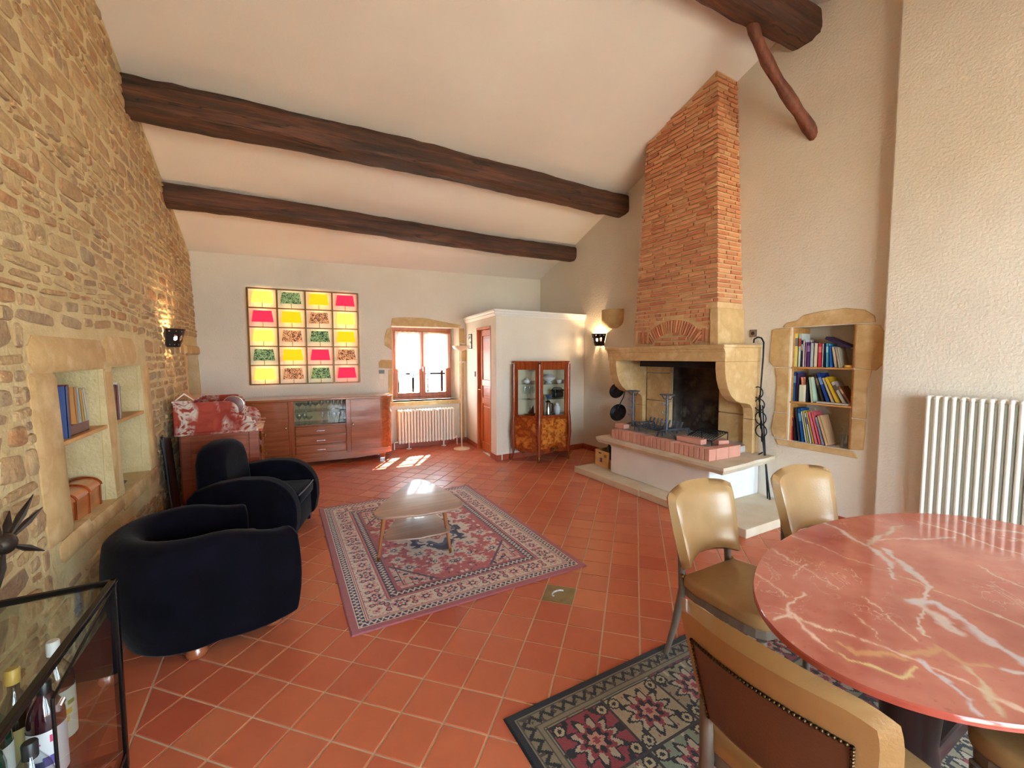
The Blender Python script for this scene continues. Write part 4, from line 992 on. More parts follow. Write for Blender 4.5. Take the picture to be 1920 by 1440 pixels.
fl_ = poly_out(-.03); obj('cabinet_floor', MB().prism([(q.x,q.y) for q in fl_], .655, .67), VITWOOD, t); obj('case_bottom', MB().prism([(q.x,q.y) for q in fl_], .21, .225), VITWOOD, t)
mb = MB(); seg(mb, BL+V(.03,.0,0), BR+V(-.03,0,0), .67, 1.49, .012); obj('back_panel', mb, M('vitrine_lining',(214,206,180),rough=.8), t)
for a, b in ((BL,FL),(FL,FR),(FR,BR)):
    mb = MB(); seg(mb, a, b, .20, .66, .02, .02, .02); obj('lower_panel', mb, BURL, t)
    mb = MB(); seg(mb, a, b, 1.415, 1.492, .02, .02, .02); obj('frieze', mb, VITWOOD, t)
    fw_ = obj('glazed_frame', (lambda m: (seg(m,a,b,.67,.70,.018,.02,.02), seg(m,a,b,.67,1.415,.018,.02,(b-a).length-.065), seg(m,a,b,.67,1.415,.018,(b-a).length-.065,.02), seg(m,a,b,1.385,1.415,.018,.02,.02), m)[-1])(MB()), VITWOOD, t)
    mb = MB(); seg(mb, a, b, .695, 1.39, .003, .06, .06, -.008); obj('glass_pane', mb, GLASS, fw_)
mb = MB(); seg(mb, FL, FR, .27, .63, .004, .05, .27, .004); obj('marquetry_panel', mb, M('marquetry_light',(206,128,52),(150,70,24),scale=22,rough=.2,coat=.6,contrast=(.42,.62)), t)
mb = MB(); seg(mb, FL, FR, .27, .63, .004, .27, .05, .004); obj('marquetry_panel', mb, MATS['marquetry_light'], t)
for a, b in ((BL,FL),(FL,FR),(FR,BR)):
    n = 12; d = (b-a); mb = MB(); vs = []
    for q in (0,.016):
        dn = d.normalized(); nn = Vector((dn.y,-dn.x,0))
        for i in range(n+1):
            u = i/n; pp = a+d*u-nn*q; vs += [pp+V(0,0,.20), pp+V(0,0,.19-.05*math.sin(u*PI)+.02*math.cos(u*4*PI))]
    m_ = 2*(n+1); fs = []
    for i in range(n): fs += [(2*i,2*i+2,2*i+3,2*i+1),(m_+2*i,m_+2*i+1,m_+2*i+3,m_+2*i+2),(2*i+1,2*i+3,m_+2*i+3,m_+2*i+1)]
    obj('apron', MB().add(vs, fs), VITWOOD, t)
c = (FL+FR)/2; mb = MB()
for s in (-1,1):
    for a in (.1,.5,.9): mb.tube([c+V(0,-.014,.185), c+V(s*.05*math.cos(a),-.02,.185+.03*math.sin(a*2)), c+V(s*.085*math.cos(a),-.014,.17+.06*math.sin(a))], [.008,.007,.003], 6)
mb.sphere(tuple(c+V(0,-.016,.165)),(.02,.01,.02)); o = obj('bronze_mount', mb, BRASS, t, smooth=True); o['kind'] = 'stuff'
for z in (.935,1.165):
    sh = poly_out(-.09); obj('glass_shelf', MB().prism([(q.x,q.y) for q in sh], z, z+.006), CABGLASS, t)
# things in the cabinet
def lathe_thing(name, prof, loc, mat, label, cat, group=None, n=18):
    o = obj(name, MB().lathe(prof, n), mat, smooth=True); o.location = loc; return tag(o, label, cat, group)
def teapot(loc, s, lab, rz=0):
    t = thing('teapot', lab, 'teapot', loc, rz, 'porcelain tea set', local=True)
    obj('body', MB().lathe([(.03*s,0),(.055*s,.02*s),(.062*s,.05*s),(.045*s,.085*s),(.03*s,.09*s)],18), PORCELAIN, t, smooth=True)
    obj('lid', MB().lathe([(.032*s,.09*s),(.02*s,.105*s),(.006*s,.11*s),(.009*s,.12*s),(.001,.125*s)],14), PORCELAIN, t, smooth=True)
    obj('spout', MB().tube([(.05*s,0,.035*s),(.085*s,0,.055*s),(.1*s,0,.09*s)],[.014*s,.01*s,.007*s],8), PORCELAIN, t, smooth=True)
    obj('handle', MB().tube([(-.05*s,0,.07*s),(-.09*s,0,.075*s),(-.095*s,0,.04*s),(-.055*s,0,.025*s)],.006*s,8), PORCELAIN, t, smooth=True)
def cup(loc, s, lab, rz=0):
    t = thing('teacup', lab, 'cup', loc, rz, 'porcelain tea set', local=True)
    obj('bowl', MB().lathe([(.02*s,0),(.035*s,.02*s),(.042*s,.055*s),(.038*s,.055*s),(.03*s,.022*s),(.002,.01*s)],16), PORCELAIN, t, smooth=True)
    obj('handle', MB().tube([(.04*s,0,.045*s),(.06*s,0,.04*s),(.058*s,0,.02*s),(.035*s,0,.018*s)],.004*s,6), PORCELAIN, t, smooth=True)
zS1, zS2, zF = .9415, 1.1715, .6705
teapot((3.27,5.50,zS2), .75, 'small blue and white teapot on the cabinet shelf beside the gilt leg')
cup((3.385,5.50,zS2), .8, 'porcelain cup standing close to the small teapot')
lathe_thing('porcelain_tureen', [(.05,0),(.055,.01),(.03,.02),(.09,.06),(.10,.09),(.085,.10),(.05,.135),(.01,.14),(.016,.155),(.001,.16)], (3.635,5.45,zS2), PORCELAIN, 'large white and blue lidded tureen in the display cabinet', 'tureen')
lathe_thing('porcelain_bowl', [(.025,0),(.035,.02),(.042,.05),(.038,.05),(.03,.022),(.002,.012)], (3.775,5.37,zS2), PORCELAIN, 'white bowl between the tureen and the creamer', 'bowl')
cup((3.865,5.42,zS2), .9, 'blue and white creamer jug at the end of the tea set shelf', 1.0)
for k,x in enumerate((3.24,3.31,3.38)):
    o = bpy.data.objects.new('champagne_flute', GMESH['flute']); COL.objects.link(o); o.location = (x,5.51-.01*k,zS1+.0005); o.scale = (1.1,1.1,1.2); tag(o,'gilt champagne flute on the middle shelf of the display cabinet','glass','flutes in the display cabinet')
def camera_thing():
    t = thing('binocular_case', 'black leather case on the middle shelf of the display cabinet', 'case', (3.78,5.42,zS1), .1, local=True)
    obj('case_body', MB().box(-.09,.09,-.05,.05,0,.10), BLACK, t, bevel=.02, bseg=3, smooth=True); obj('case_lid', MB().box(-.092,.092,-.052,.052,.10,.13), BLACK, t, bevel=.01); obj('strap', MB().tube([(-.09,0,.1),(-.13,0,.12),(-.1,-.03,.16),(.05,-.02,.15),(.09,0,.11)],.008,6), BLACK, t, smooth=True)
camera_thing()
lathe_thing('blue_bowl', [(.03,0),(.045,.02),(.06,.055),(.055,.055),(.04,.02),(.002,.01)], (3.60,5.40,zS1), M('cobalt_glaze',(70,92,130),rough=.2,coat=.5), 'grey blue bowl beside the black leather case', 'bowl')
t = thing('coffee_maker', 'black and chrome coffee maker standing on the cabinet floor', 'coffee maker', (3.60,5.42,zF), 0, local=True)
obj('pot', MB().lathe([(.05,0),(.05,.02),(.04,.10),(.035,.18),(.042,.21)],18), CHROME, t, smooth=True); obj('handle', MB().tube([(.04,0,.19),(.085,0,.18),(.085,0,.06),(.045,0,.04)],.01,8), BLACK, t, smooth=True); obj('lid', MB().lathe([(.043,.21),(.03,.232),(.008,.236),(.01,.25),(.001,.254)],16), BLACK, t, smooth=True)
lathe_thing('ginger_jar', [(.03,0),(.035,.01),(.055,.09),(.05,.13),(.025,.155),(.028,.17),(.03,.175),(.02,.19),(.001,.2)], (3.76,5.40,zF), PORCELAIN, 'white and pale blue lidded jar on the cabinet floor', 'jar')
t = thing('wooden_duck', 'dark wooden boat shaped ornament behind the side glass', 'ornament', (3.33,5.49,zF), .2, local=True)
obj('hull', MB().hexa([(-.06,-.02,0),(.06,-.02,0),(.06,.02,0),(-.06,.02,0),(-.11,-.03,.045),(.10,-.03,.045),(.10,.03,.045),(-.11,.03,.045)]), VITWOOD, t, bevel=.01); obj('sail', MB().add([(-.02,0,.045),(.08,0,.045),(.06,0,.17),(-.02,.006,.045),(.08,.006,.045),(.06,.006,.17)],[(0,1,2),(5,4,3),(0,3,4,1),(1,4,5,2),(2,5,3,0)]), VITWOOD, t)

# ================================================================== WASHSTAND WITH RED MARBLE
t = thing('marble_washstand', 'wooden washstand with red marble top and marble splashbacks', 'washstand', (-.6,5.6,0))
WX0_, WX1_, WY0, WY1 = -.93, -.20, 5.20, 6.15
obj('case', MB().box(WX0_+.02,WX1_-.03,WY0+.02,WY1-.02,.10,.80), DESKWOOD, t, bevel=.004)
obj('plinth', MB().box(WX0_+.02,WX1_-.02,WY0+.01,WY1-.01,0,.10), DESKWOOD, t, bevel=.006)
for k in range(4): obj('side_panel', MB().box(WX0_+.10,WX1_-.14,WY0+.008,WY0+.022,.14+k*.16,.14+k*.16+.148), DESKWOOD, t, bevel=.006)
for x in (WX0_+.03, WX1_-.12): obj('corner_pilaster', MB().box(x,x+.09,WY0+.004,WY0+.03,.10,.80), DESKWOOD, t, bevel=.006)
for k in range(3):
    d = obj('drawer', MB().box(WX1_-.035,WX1_-.012,WY0+.12,WY1-.12,.14+k*.215,.14+k*.215+.205), DESKWOOD, t, bevel=.006); obj('drawer_pull', MB().tube([(WX1_-.012,5.6,.24+k*.215),(WX1_+.015,5.62,.235+k*.215),(WX1_+.015,5.74,.235+k*.215),(WX1_-.012,5.76,.24+k*.215)],.006,6), BRASS, d, smooth=True)
o = MB()
for z in (.74,.6,.45,.3): o.sphere((WX1_-.01,WY0+.02,z),(.016,.02,.05),8,6)
o = obj('bronze_chute', o, BRASS, t, smooth=True); o['kind'] = 'stuff'
obj('marble_top', MB().box(WX0_-.01,WX1_+.015,WY0-.015,WY1+.015,.80,.825), REDMARBLE, t, bevel=.006)
def splash(y0, y1, s):
    pts = [(-.94,.825),(-.94,1.13),(-.50,1.13)]+[(-.50+.10*math.sin(a), 1.03+.10*math.cos(a)) for a in np.linspace(0,PI/2,6)]+[(-.40,.98),(-.36,.97),(-.30,.955),(-.26,.92),(-.245,.87),(-.24,.825)]
    n = len(pts); mb = MB(); mb.add([(x,y0,z) for x,z in pts]+[(x,y1,z) for x,z in pts], [tuple(range(n)),tuple(range(2*n-1,n-1,-1))]+[(k,(k+1)%n,n+(k+1)%n,n+k) for k in range(n)]); return mb
obj('end_splash', splash(WY0,WY0+.02,1), REDMARBLE, t, bevel=.004); obj('end_splash', splash(WY1-.02,WY1,1), REDMARBLE, t, bevel=.004)
obj('back_splash', MB().box(-.945,-.925,WY0+.02,WY1-.02,.825,1.13), REDMARBLE, t)
obj('marble_ledge', MB().box(-.95,-.78,WY0-.005,WY1+.005,1.13,1.15), REDMARBLE, t, bevel=.005)
TERRA = M('glazed_orange',(196,92,52),rough=.2,coat=.5)
lathe_thing('small_dish', [(.02,0),(.05,.012),(.085,.04),(.08,.04),(.045,.014),(.002,.006)], (-.34,5.36,.8255), TERRA, 'small orange glazed dish on the marble washstand', 'dish')
t = thing('open_book', 'open book lying face down like a roof on the marble ledge', 'book', (-.865,5.35,1.1505), .1, local=True)
for s in (-1,1):
    mb = MB().hexa([(0,-.1,.075),(s*.08,-.1,0),(s*.08,.1,0),(0,.1,.075),(0,-.1,.08),(s*.088,-.1,0),(s*.088,.1,0),(0,.1,.08)]); obj('cover', mb, M('orange_cover',(190,112,64),rough=.5), t); mb = MB().hexa([(0,-.095,.058),(s*.07,-.095,0),(s*.07,.095,0),(0,.095,.058),(0,-.095,.074),(s*.079,-.095,0),(s*.079,.095,0),(0,.095,.074)]); obj('pages', mb, PAPER, t)
t = thing('hand_mirror', 'chrome rimmed shaving mirror with a pink handle on the washstand', 'mirror', (-.48,5.62,.8255), 0, local=True)
obj('mirror_base', MB().lathe([(.06,0),(.06,.01),(.012,.02),(.01,.12)],20), CHROME, t, smooth=True); obj('mirror_rim', MB().tube([(.10*math.cos(a),0,.22+.10*math.sin(a)) for a in np.linspace(0,2*PI,29)[:-1]],.008,8,closed=True), CHROME, t, smooth=True); obj('mirror_plate', MB().lathe([(.001,0),(.098,0),(.098,.006),(.001,.006)],28,T=Matrix.Translation((0,.003,.22))@Matrix.Rotation(PI/2,4,'X')), CHROME, t)
# dark framed screen standing against the stone wall
t = thing('folding_screen', 'thin black framed panel leaning on the stone wall behind the armchair', 'panel', (-.95,5.05,0))
for a,b,c,d in ((-.99,-.955,4.86,5.16),): 
    lean = .03; mb = MB().hexa([(-.93,4.88,0),(-.905,4.88,0),(-.905,5.17,0),(-.93,5.17,0),(-.985,4.88,.86),(-.96,4.88,.86),(-.96,5.17,.80),(-.985,5.17,.80)]); obj('panel_board', mb, BLACK, t, bevel=.008)
obj('metal_edge', MB().tube([(-.917,4.876,.0),(-.955,4.876,.6),(-.975,4.88,.83),(-.975,4.92,.865)],.006,6), M('blue_steel',(110,140,160),rough=.3,metal=.8), t, smooth=True)
# ================================================================== ARMCHAIRS
# tub armchair seen from behind
t = thing('tub_armchair', 'navy velvet tub armchair with a low rounded back turned towards us', 'armchair', (-.46,2.96,0), math.radians(25), local=True)
path = []; D, Wd = .40, .385      # local: faces +x
for u in np.linspace(0,1,9)[:-1]: path.append((D-u*(D+.02), -Wd-.03*math.sin(u*PI), 1-u))
for a in np.linspace(-PI/2, -3*PI/2, 19): path.append((-.02+.37*math.cos(a), Wd*math.sin(a)*1.0, 0))
for u in np.linspace(0,1,9)[1:]: path.append((-.02+u*(D+.02), Wd+.03*math.sin(u*PI), u))
pts = []; nu = len(path); sec = 18
for i,(x,y,f) in enumerate(path):
    a = Vector(path[max(i-1,0)][:2]); b = Vector(path[min(i+1,nu-1)][:2]); tt = (b-a).normalized(); nrm = Vector((-tt.y, tt.x))   # outward is right of travel
    out = -nrm if Vector((x,y)).dot(-nrm) > 0 else nrm
    rim = .568+.085*(.5+.5*math.cos(PI*f)); th = .15
    prof = []
    for k in range(sec):
        q = k/sec
        if q < .34: w, z = -(.02+.055*(1-f)**2)*(1-q/.34)**2+.03*math.sin(q/.34*PI), .045+(rim-.08)*q/.34
        elif q < .66:
            aa = PI*(q-.34)/.32; w, z = -th/2+th/2*math.cos(aa)+.0, rim-.06+.06*math.sin(aa)
        else: w, z = -th-.01, rim-.06-(rim-.30)*(q-.66)/.34
        prof.append((w,z))
    for w,z in prof: pts.append((x+out.x*w, y+out.y*w, z))
mb = MB().grid(pts, nu, sec)
for i in range(nu-1): mb.f.append((i*sec+sec-1, (i+1)*sec+sec-1, (i+1)*sec, i*sec))
mb.f += [tuple(range(sec)), tuple((nu-1)*sec+k for k in range(sec-1,-1,-1))]
o = obj('tub_shell', mb, VELVET, t, smooth=60); md = o.modifiers.new('bevel','BEVEL'); md.width = .022; md.segments = 3; md.limit_method = 'ANGLE'; md.angle_limit = math.radians(55)
obj('seat_base', MB().prism([(D-.02,-.26),(D-.02,.26),(.1,.30),(-.2,.25),(-.33,.0),(-.2,-.25),(.1,-.30)], .05, .28), VELVET, t, bevel=.02, bseg=3, smooth=True)
obj('seat_cushion', MB().prism([(D+.01,-.25),(D+.01,.25),(.1,.27),(-.15,.23),(-.27,.0),(-.15,-.23),(.1,-.27)], .285, .42), VELVET, t, bevel=.04, bseg=4, smooth=True)
BUN = M('bun_foot_wood',(150,84,52),rough=.15,coat=.8)
for x,y in ((.27,-.30),(.27,.30),(-.10,-.265),(-.10,.265)): obj('bun_foot', MB().lathe([(.03,0),(.05,.015),(.052,.035),(.04,.06)],16,(x,y,0)), BUN, t, smooth=True)
# club armchair with rounded arms
t = thing('club_armchair', 'navy velvet club armchair with rounded arms beside the marble washstand', 'armchair', (-.185,4.30,0), math.radians(-17), local=True)
ap = [(-.40,.07),(-.42,.30),(-.40,.47),(-.34,.535),(-.2,.58),(-.02,.605),(.10,.60)]+[(.10+.29*math.sin(a), .31+.29*math.cos(a)) for a in np.linspace(.15,PI/2,9)]+[(.39,.22),(.36,.07)]
for s in (-1,1):
    y0_, y1_ = (.25,.41) if s > 0 else (-.41,-.25); n = len(ap); mb = MB()
    mb.add([(x,y0_,z) for x,z in ap]+[(x,y1_,z) for x,z in ap], [tuple(range(n)),tuple(range(2*n-1,n-1,-1))]+[(k,(k+1)%n,n+(k+1)%n,n+k) for k in range(n)])
    o = obj('arm', mb, VELVET, t, smooth=60); md = o.modifiers.new('bevel','BEVEL'); md.width = .035; md.segments = 4; md.limit_method = 'ANGLE'; md.angle_limit = math.radians(60)
bp = [(-.27,.30),(-.285,.55),(-.27,.72),(-.22,.81),(-.12,.855),(.0,.865),(.12,.855),(.22,.81),(.27,.72),(.285,.55),(.27,.30)]
n = len(bp); mb = MB(); mb.add([(-.15-.10*(z-.3),y,z) for y,z in bp]+[(-.38-.06*(z-.3),y*1.04,z) for y,z in bp], [tuple(range(n)),tuple(range(2*n-1,n-1,-1))]+[(k,(k+1)%n,n+(k+1)%n,n+k) for k in range(n)])
o = obj('backrest', mb, VELVET, t, smooth=60); md = o.modifiers.new('bevel','BEVEL'); md.width = .07; md.segments = 5; md.limit_method = 'ANGLE'; md.angle_limit = math.radians(50)
obj('seat_base', MB().box(-.40,.345,-.26,.26,.07,.29), VELVET, t, bevel=.025, bseg=3, smooth=True)
obj('seat_cushion', MB().box(-.24,.375,-.245,.245,.295,.42), VELVET, t, bevel=.045, bseg=4, smooth=True)
obj('cushion_piping', MB().tube([(.37,-.23,.405),(.378,-.1,.408),(.378,.1,.408),(.37,.23,.405)], .006, 6), PIPING, t, smooth=True)
for x,y in ((.29,-.33),(.29,.33),(-.33,-.33),(-.33,.33)): obj('foot', MB().hexa([(x-.022,y-.022,0),(x+.022,y-.022,0),(x+.022,y+.022,0),(x-.022,y+.022,0),(x-.03,y-.03,.075),(x+.03,y-.03,.075),(x+.03,y+.03,.075),(x-.03,y+.03,.075)]), BLACK, t)

# ================================================================== COFFEE TABLE
t = thing('coffee_table', 'three legged rounded triangle coffee table with a lower shelf', 'coffee table', (.90,3.35,.008))
def rtri(verts, r, n=10):
    out = []; m = len(verts)
    for k in range(m):
        p, a, b = Vector(verts[k]), Vector(verts[k-1]), Vector(verts[(k+1)%m]); d1 = (a-p).normalized(); d2 = (b-p).normalized()
        s, e = p+d1*r, p+d2*r
        for i in range(n+1):
            u = i/n; q = (1-u)**2*s+2*u*(1-u)*p+u*u*e; out.append((q.x,q.y))
        nx = Vector(verts[(k+1)%m]); s2 = nx+(p-nx).normalized()*r; mid_ = (e+s2)/2; c = Vector((.9,3.3)); bul = (mid_-c).normalized()*.018; out.append((mid_.x+bul.x, mid_.y+bul.y))
    return out
TV = [(.46,3.05),(1.27,2.92),(1.13,3.98)]
obj('table_top', MB().prism(rtri(TV,.27), .413, .434), TABLEWOOD, t, bevel=.008, bseg=3, smooth=35)
SV = [(.57,3.14),(1.20,3.05),(1.06,3.90)]
obj('lower_shelf', MB().prism(rtri(SV,.22), .195, .21), TABLEWOOD, t, bevel=.005, smooth=35)
for (fx_,fy_),(tx_,ty_) in (((.608,3.264),(.665,3.25)),((1.15,3.136),(1.10,3.16)),((1.04,3.82),(1.02,3.72))):
    l = obj('leg', MB().tube([(fx_,fy_,.010),(tx_,ty_,.413)], [.010,.019], 12), LEGWOOD, t, smooth=True)
    obj('brass_ferrule', MB().tube([(fx_,fy_,.010),(fx_+(tx_-fx_)*.08,fy_+(ty_-fy_)*.08,.045)], [.0105,.0125], 12), BRASS, l, smooth=True)

# ================================================================== RUGS (colour woven into the mesh)
def rug(name, x0, y0, W, L, colour, label, cell=.006, th=.008):
    nx, ny = int(W/cell), int(L/cell); X = (np.arange(nx)+.5)*W/nx; Y = (np.arange(ny)+.5)*L/ny
    U, Vv = np.meshgrid(X, Y, indexing='ij'); col = colour(U, Vv, W, L)
    gx, gy = np.meshgrid(np.linspace(0,W,nx+1), np.linspace(0,L,ny+1), indexing='ij')
    gz = np.full_like(gx, th)+.0009*np.sin(gx*19)*np.sin(gy*13)
    edge = (gx < 1e-6)|(gx > W-1e-6)|(gy < 1e-6)|(gy > L-1e-6); gz[edge] = .001
    vs = np.stack([gx-W/2, gy-L/2, gz], -1).reshape(-1,3)
    idx = np.arange((nx+1)*(ny+1)).reshape(nx+1, ny+1)
    q = np.stack([idx[:-1,:-1], idx[1:,:-1], idx[1:,1:], idx[:-1,1:]], -1).reshape(-1,4)
    me = bpy.data.meshes.new(name); me.vertices.add(len(vs)); me.vertices.foreach_set('co', vs.ravel()); me.loops.add(q.size); me.loops.foreach_set('vertex_index', q.ravel())
    me.polygons.add(len(q)); me.polygons.foreach_set('loop_start', np.arange(0,q.size,4)); me.polygons.foreach_set('loop_total', np.full(len(q),4)); me.update(calc_edges=True)
    ca = me.color_attributes.new('Col', 'FLOAT_COLOR', 'CORNER'); c4 = np.ones((len(q),4,4), np.float32); c4[:,:,:3] = col.reshape(-1,1,3); ca.data.foreach_set('color', c4.ravel())
    me.materials.append(attr_mat('woven_wool', .95, .6, sheen=.2)); o = bpy.data.objects.new(name, me); COL.objects.link(o); o.location = (x0+W/2, y0+L/2, 0.0005)
    return tag(o, label, 'rug')
def lc(c): return np.array(lin(c)[:3])
def put(col, mask, c): col[mask] = lc(c)
def hash2(i, j): return np.modf(np.abs(np.sin(i*127.1+j*311.7)*43758.5453))[0]
def rosette(col, dx, dy, r, cols, petals=8, ph=0):
    rr = np.hypot(dx,dy); a = np.arctan2(dy,dx); k = 1+.22*np.cos(petals*a+ph)
    for f, c in cols: put(col, rr < r*f*k, c)
def vnoise(U, Vv, s, seed=0):
    x, y = U*s, Vv*s; i, j = np.floor(x), np.floor(y); fx_, fy_ = x-i, y-j; fx_ = fx_*fx_*(3-2*fx_); fy_ = fy_*fy_*(3-2*fy_)
    h = lambda a,b: hash2(a+seed*17.3, b+seed*5.7)
    return (h(i,j)*(1-fx_)+h(i+1,j)*fx_)*(1-fy_)+(h(i,j+1)*(1-fx_)+h(i+1,j+1)*fx_)*fy_
CREAM, NAVY, ROSE, MAUVE, PINK, GREY = (216,204,196), (58,62,92), (184,98,108), (166,96,108), (206,140,142), (150,146,156)
def rose_rug(U, Vv, W, L):
    col = np.zeros(U.shape+(3,)); col[:] = lc(ROSE); d = np.minimum(np.minimum(U, W-U), np.minimum(Vv, L-Vv))
    along = np.where(np.minimum(U,W-U) < np.minimum(Vv,L-Vv), Vv, U)
    mu, mv = np.minimum(U,W-U), np.minimum(Vv,L-Vv)     # mirrored quarter
    n1, n2 = vnoise(mu,mv,34,1), vnoise(mu,mv,60,2)
    # field flowers on a mirrored lattice
    fld = d > .36
    for (cx,cy,r) in ((.50,.62,.055),(.66,.50,.05),(.62,.80,.06),(.46,.95,.05),(.74,.98,.06),(.56,1.10,.05),(.78,.72,.045),(.70,.62,.035),(.45,.78,.04),(.82,.56,.05)):
        rosette(col, mu-cx, mv-cy, r, ((1.25,PINK),(1.0,CREAM),(.62,GREY),(.4,NAVY),(.22,CREAM)), 8)
    put(col, fld & (n1 > .74), CREAM); put(col, fld & (n1 < .20) & (n2 > .45), (112,66,88)); put(col, fld & (n2 > .86), PINK)
    cx_, cy_ = U-W/2, Vv-L/2; rr = np.hypot(cx_/1.0, cy_/1.35); a = np.arctan2(cy_,cx_); k = 1+.13*np.cos(8*a)
    for r, c in ((.30,CREAM),(.27,GREY),(.255,NAVY),(.20,(92,104,140)),(.16,CREAM),(.11,ROSE),(.07,NAVY),(.03,CREAM)): put(col, rr < r*k, c)
    put(col, (rr < .27*k) & (n1 > .66), CREAM)
    # corner spandrels with stepped inner line
    sp_ = (d > .36) & ((mu-.36)*1.0+(mv-.36)*.8 < .27); put(col, sp_, (206,186,180)); put(col, sp_ & (n1 > .74), NAVY); put(col, sp_ & (n2 > .72), ROSE); put(col, sp_ & (n1 < .3), PINK)
    st = (d > .36) & (np.abs((mu-.36)+(mv-.36)*.8-.275) < .012); put(col, st, (92,80,104))
    line = (d > .395) & (d < .405) & (np.minimum(np.abs(mu-.40),np.abs(mv-.40)) < .5); put(col, line & (mv < .75) & (mu < .62), NAVY)
    # borders, from outside in
    put(col, d < .36, CREAM)
    z = np.sin(along*2*PI/.038+np.where(d < .1, 0, 1)); 
    b1 = (d > .052) & (d < .098); put(col, b1, NAVY); put(col, b1 & (np.abs(d-.075-.012*z) < .009), CREAM)
    b3 = (d > .285) & (d < .335); put(col, b3, NAVY); put(col, b3 & (np.abs(d-.31-.013*z) < .010), CREAM)
    for q in (.105,.118,.265,.279,.342,.355): put(col, np.abs(d-q) < .0045, MAUVE)
    put(col, (d > .268) & (d < .276), PINK)
    mb_ = (d > .122) & (d < .262); s = np.modf(along/.165+.5)[0]-.5; da = s*.165; db = d-.192
    kk = np.floor(along/.165+.5) % 2
    put(col, mb_ & (vnoise(along,d,58,4) > .72), GREY); put(col, mb_ & (vnoise(along,d,70,5) > .8), PINK)
    for f, c0_, c1_ in ((.050,PINK,CREAM),(.040,NAVY,PINK),(.026,CREAM,NAVY),(.014,ROSE,CREAM)):
        sel = mb_ & (np.hypot(da,db*1.1) < f*(1+.25*np.cos(6*np.arctan2(db,da)))); col[sel & (kk < .5)] = lc(c0_); col[sel & (kk >= .5)] = lc(c1_)
    rosette_r = np.hypot(np.abs(da)-.0825, np.abs(db)-.03); put(col, mb_ & (rosette_r < .019), NAVY); put(col, mb_ & (rosette_r < .011), PINK)
    put(col, mb_ & (np.hypot(np.abs(da)-.0825, db) < .012), ROSE)
    put(col, d < .050, MAUVE)
    col *= (.92+.16*vnoise(U,Vv,130,9))[...,None]; return col
rug('rose_rug', .297, 2.44, 1.685, 2.31, rose_rug, 'rose pink patterned wool rug with cream border under the coffee table')
TAUPE, BLK, RED, SAGE = (150,134,106), (22,20,26), (158,52,64), (142,150,124)
def dark_rug(U, Vv, W, L):
    col = np.zeros(U.shape+(3,)); col[:] = lc(TAUPE); d = np.minimum(np.minimum(U, W-U), np.minimum(Vv, L-Vv))
    along = np.where(np.minimum(U,W-U) < np.minimum(Vv,L-Vv), Vv, U)
    tilei, tilej = np.floor((U-.14)/.30), np.floor(((L-Vv)-.14)/.28); pat = np.mod(tilei+2*tilej, 4)
    for k, c in ((0,RED),(1,(186,164,130)),(2,(160,146,116)),(3,SAGE)): col[pat == k] = lc(c)
    du, dv = np.modf((U-.14)/.30)[0]*.30-.15, np.modf(((L-Vv)-.14)/.28)[0]*.28-.14
    rr = np.hypot(du,dv); a = np.arctan2(dv,du)
    for r, c, p_ in ((.105,BLK,10),(.088,(196,176,150),10),(.070,RED,8),(.052,BLK,8),(.034,(206,150,130),6),(.016,RED,6)): put(col, rr < r*(1+.22*np.cos(p_*a)), c)
    mu, mv = np.abs(du), np.abs(dv); n1 = vnoise(mu+tilei*.37, mv+tilej*.53, 30, 3); n2 = vnoise(mu+tilei*.9,mv+tilej*.7,46,6)
    put(col, (rr > .115) & (n1 > .72), BLK); put(col, (rr > .115) & (n1 < .16), (202,186,158)); put(col, (rr > .12) & (n2 > .86), RED)
    for cx,cy in ((.115,.105),):
        q = np.hypot(mu-cx,mv-cy); put(col, q < .030, BLK); put(col, q < .022, (196,176,140)); put(col, q < .010, BLK)
    put(col, (np.abs(mu-.148) < .004)|(np.abs(mv-.138) < .004), (60,44,40))
    b = d < .135; put(col, b, (146,132,104)); z = np.sin(along*2*PI/.06)
    put(col, (d > .045) & (d < .10) & (np.abs(d-.072-.016*z) < .012), BLK); put(col, (d > .045) & (d < .10) & (vnoise(along,d,60,8) > .76), (84,66,56))
    for q in (.044,.104,.128): put(col, np.abs(d-q) < .004, (90,82,74))
    put(col, d < .038, (16,16,30)); col *= (.9+.2*vnoise(U,Vv,130,9))[...,None]*.66; return col
rug('dark_rug', .80, -.86, 2.9, 2.41, dark_rug, 'black bordered oriental rug under the oval marble dining table', cell=.006)

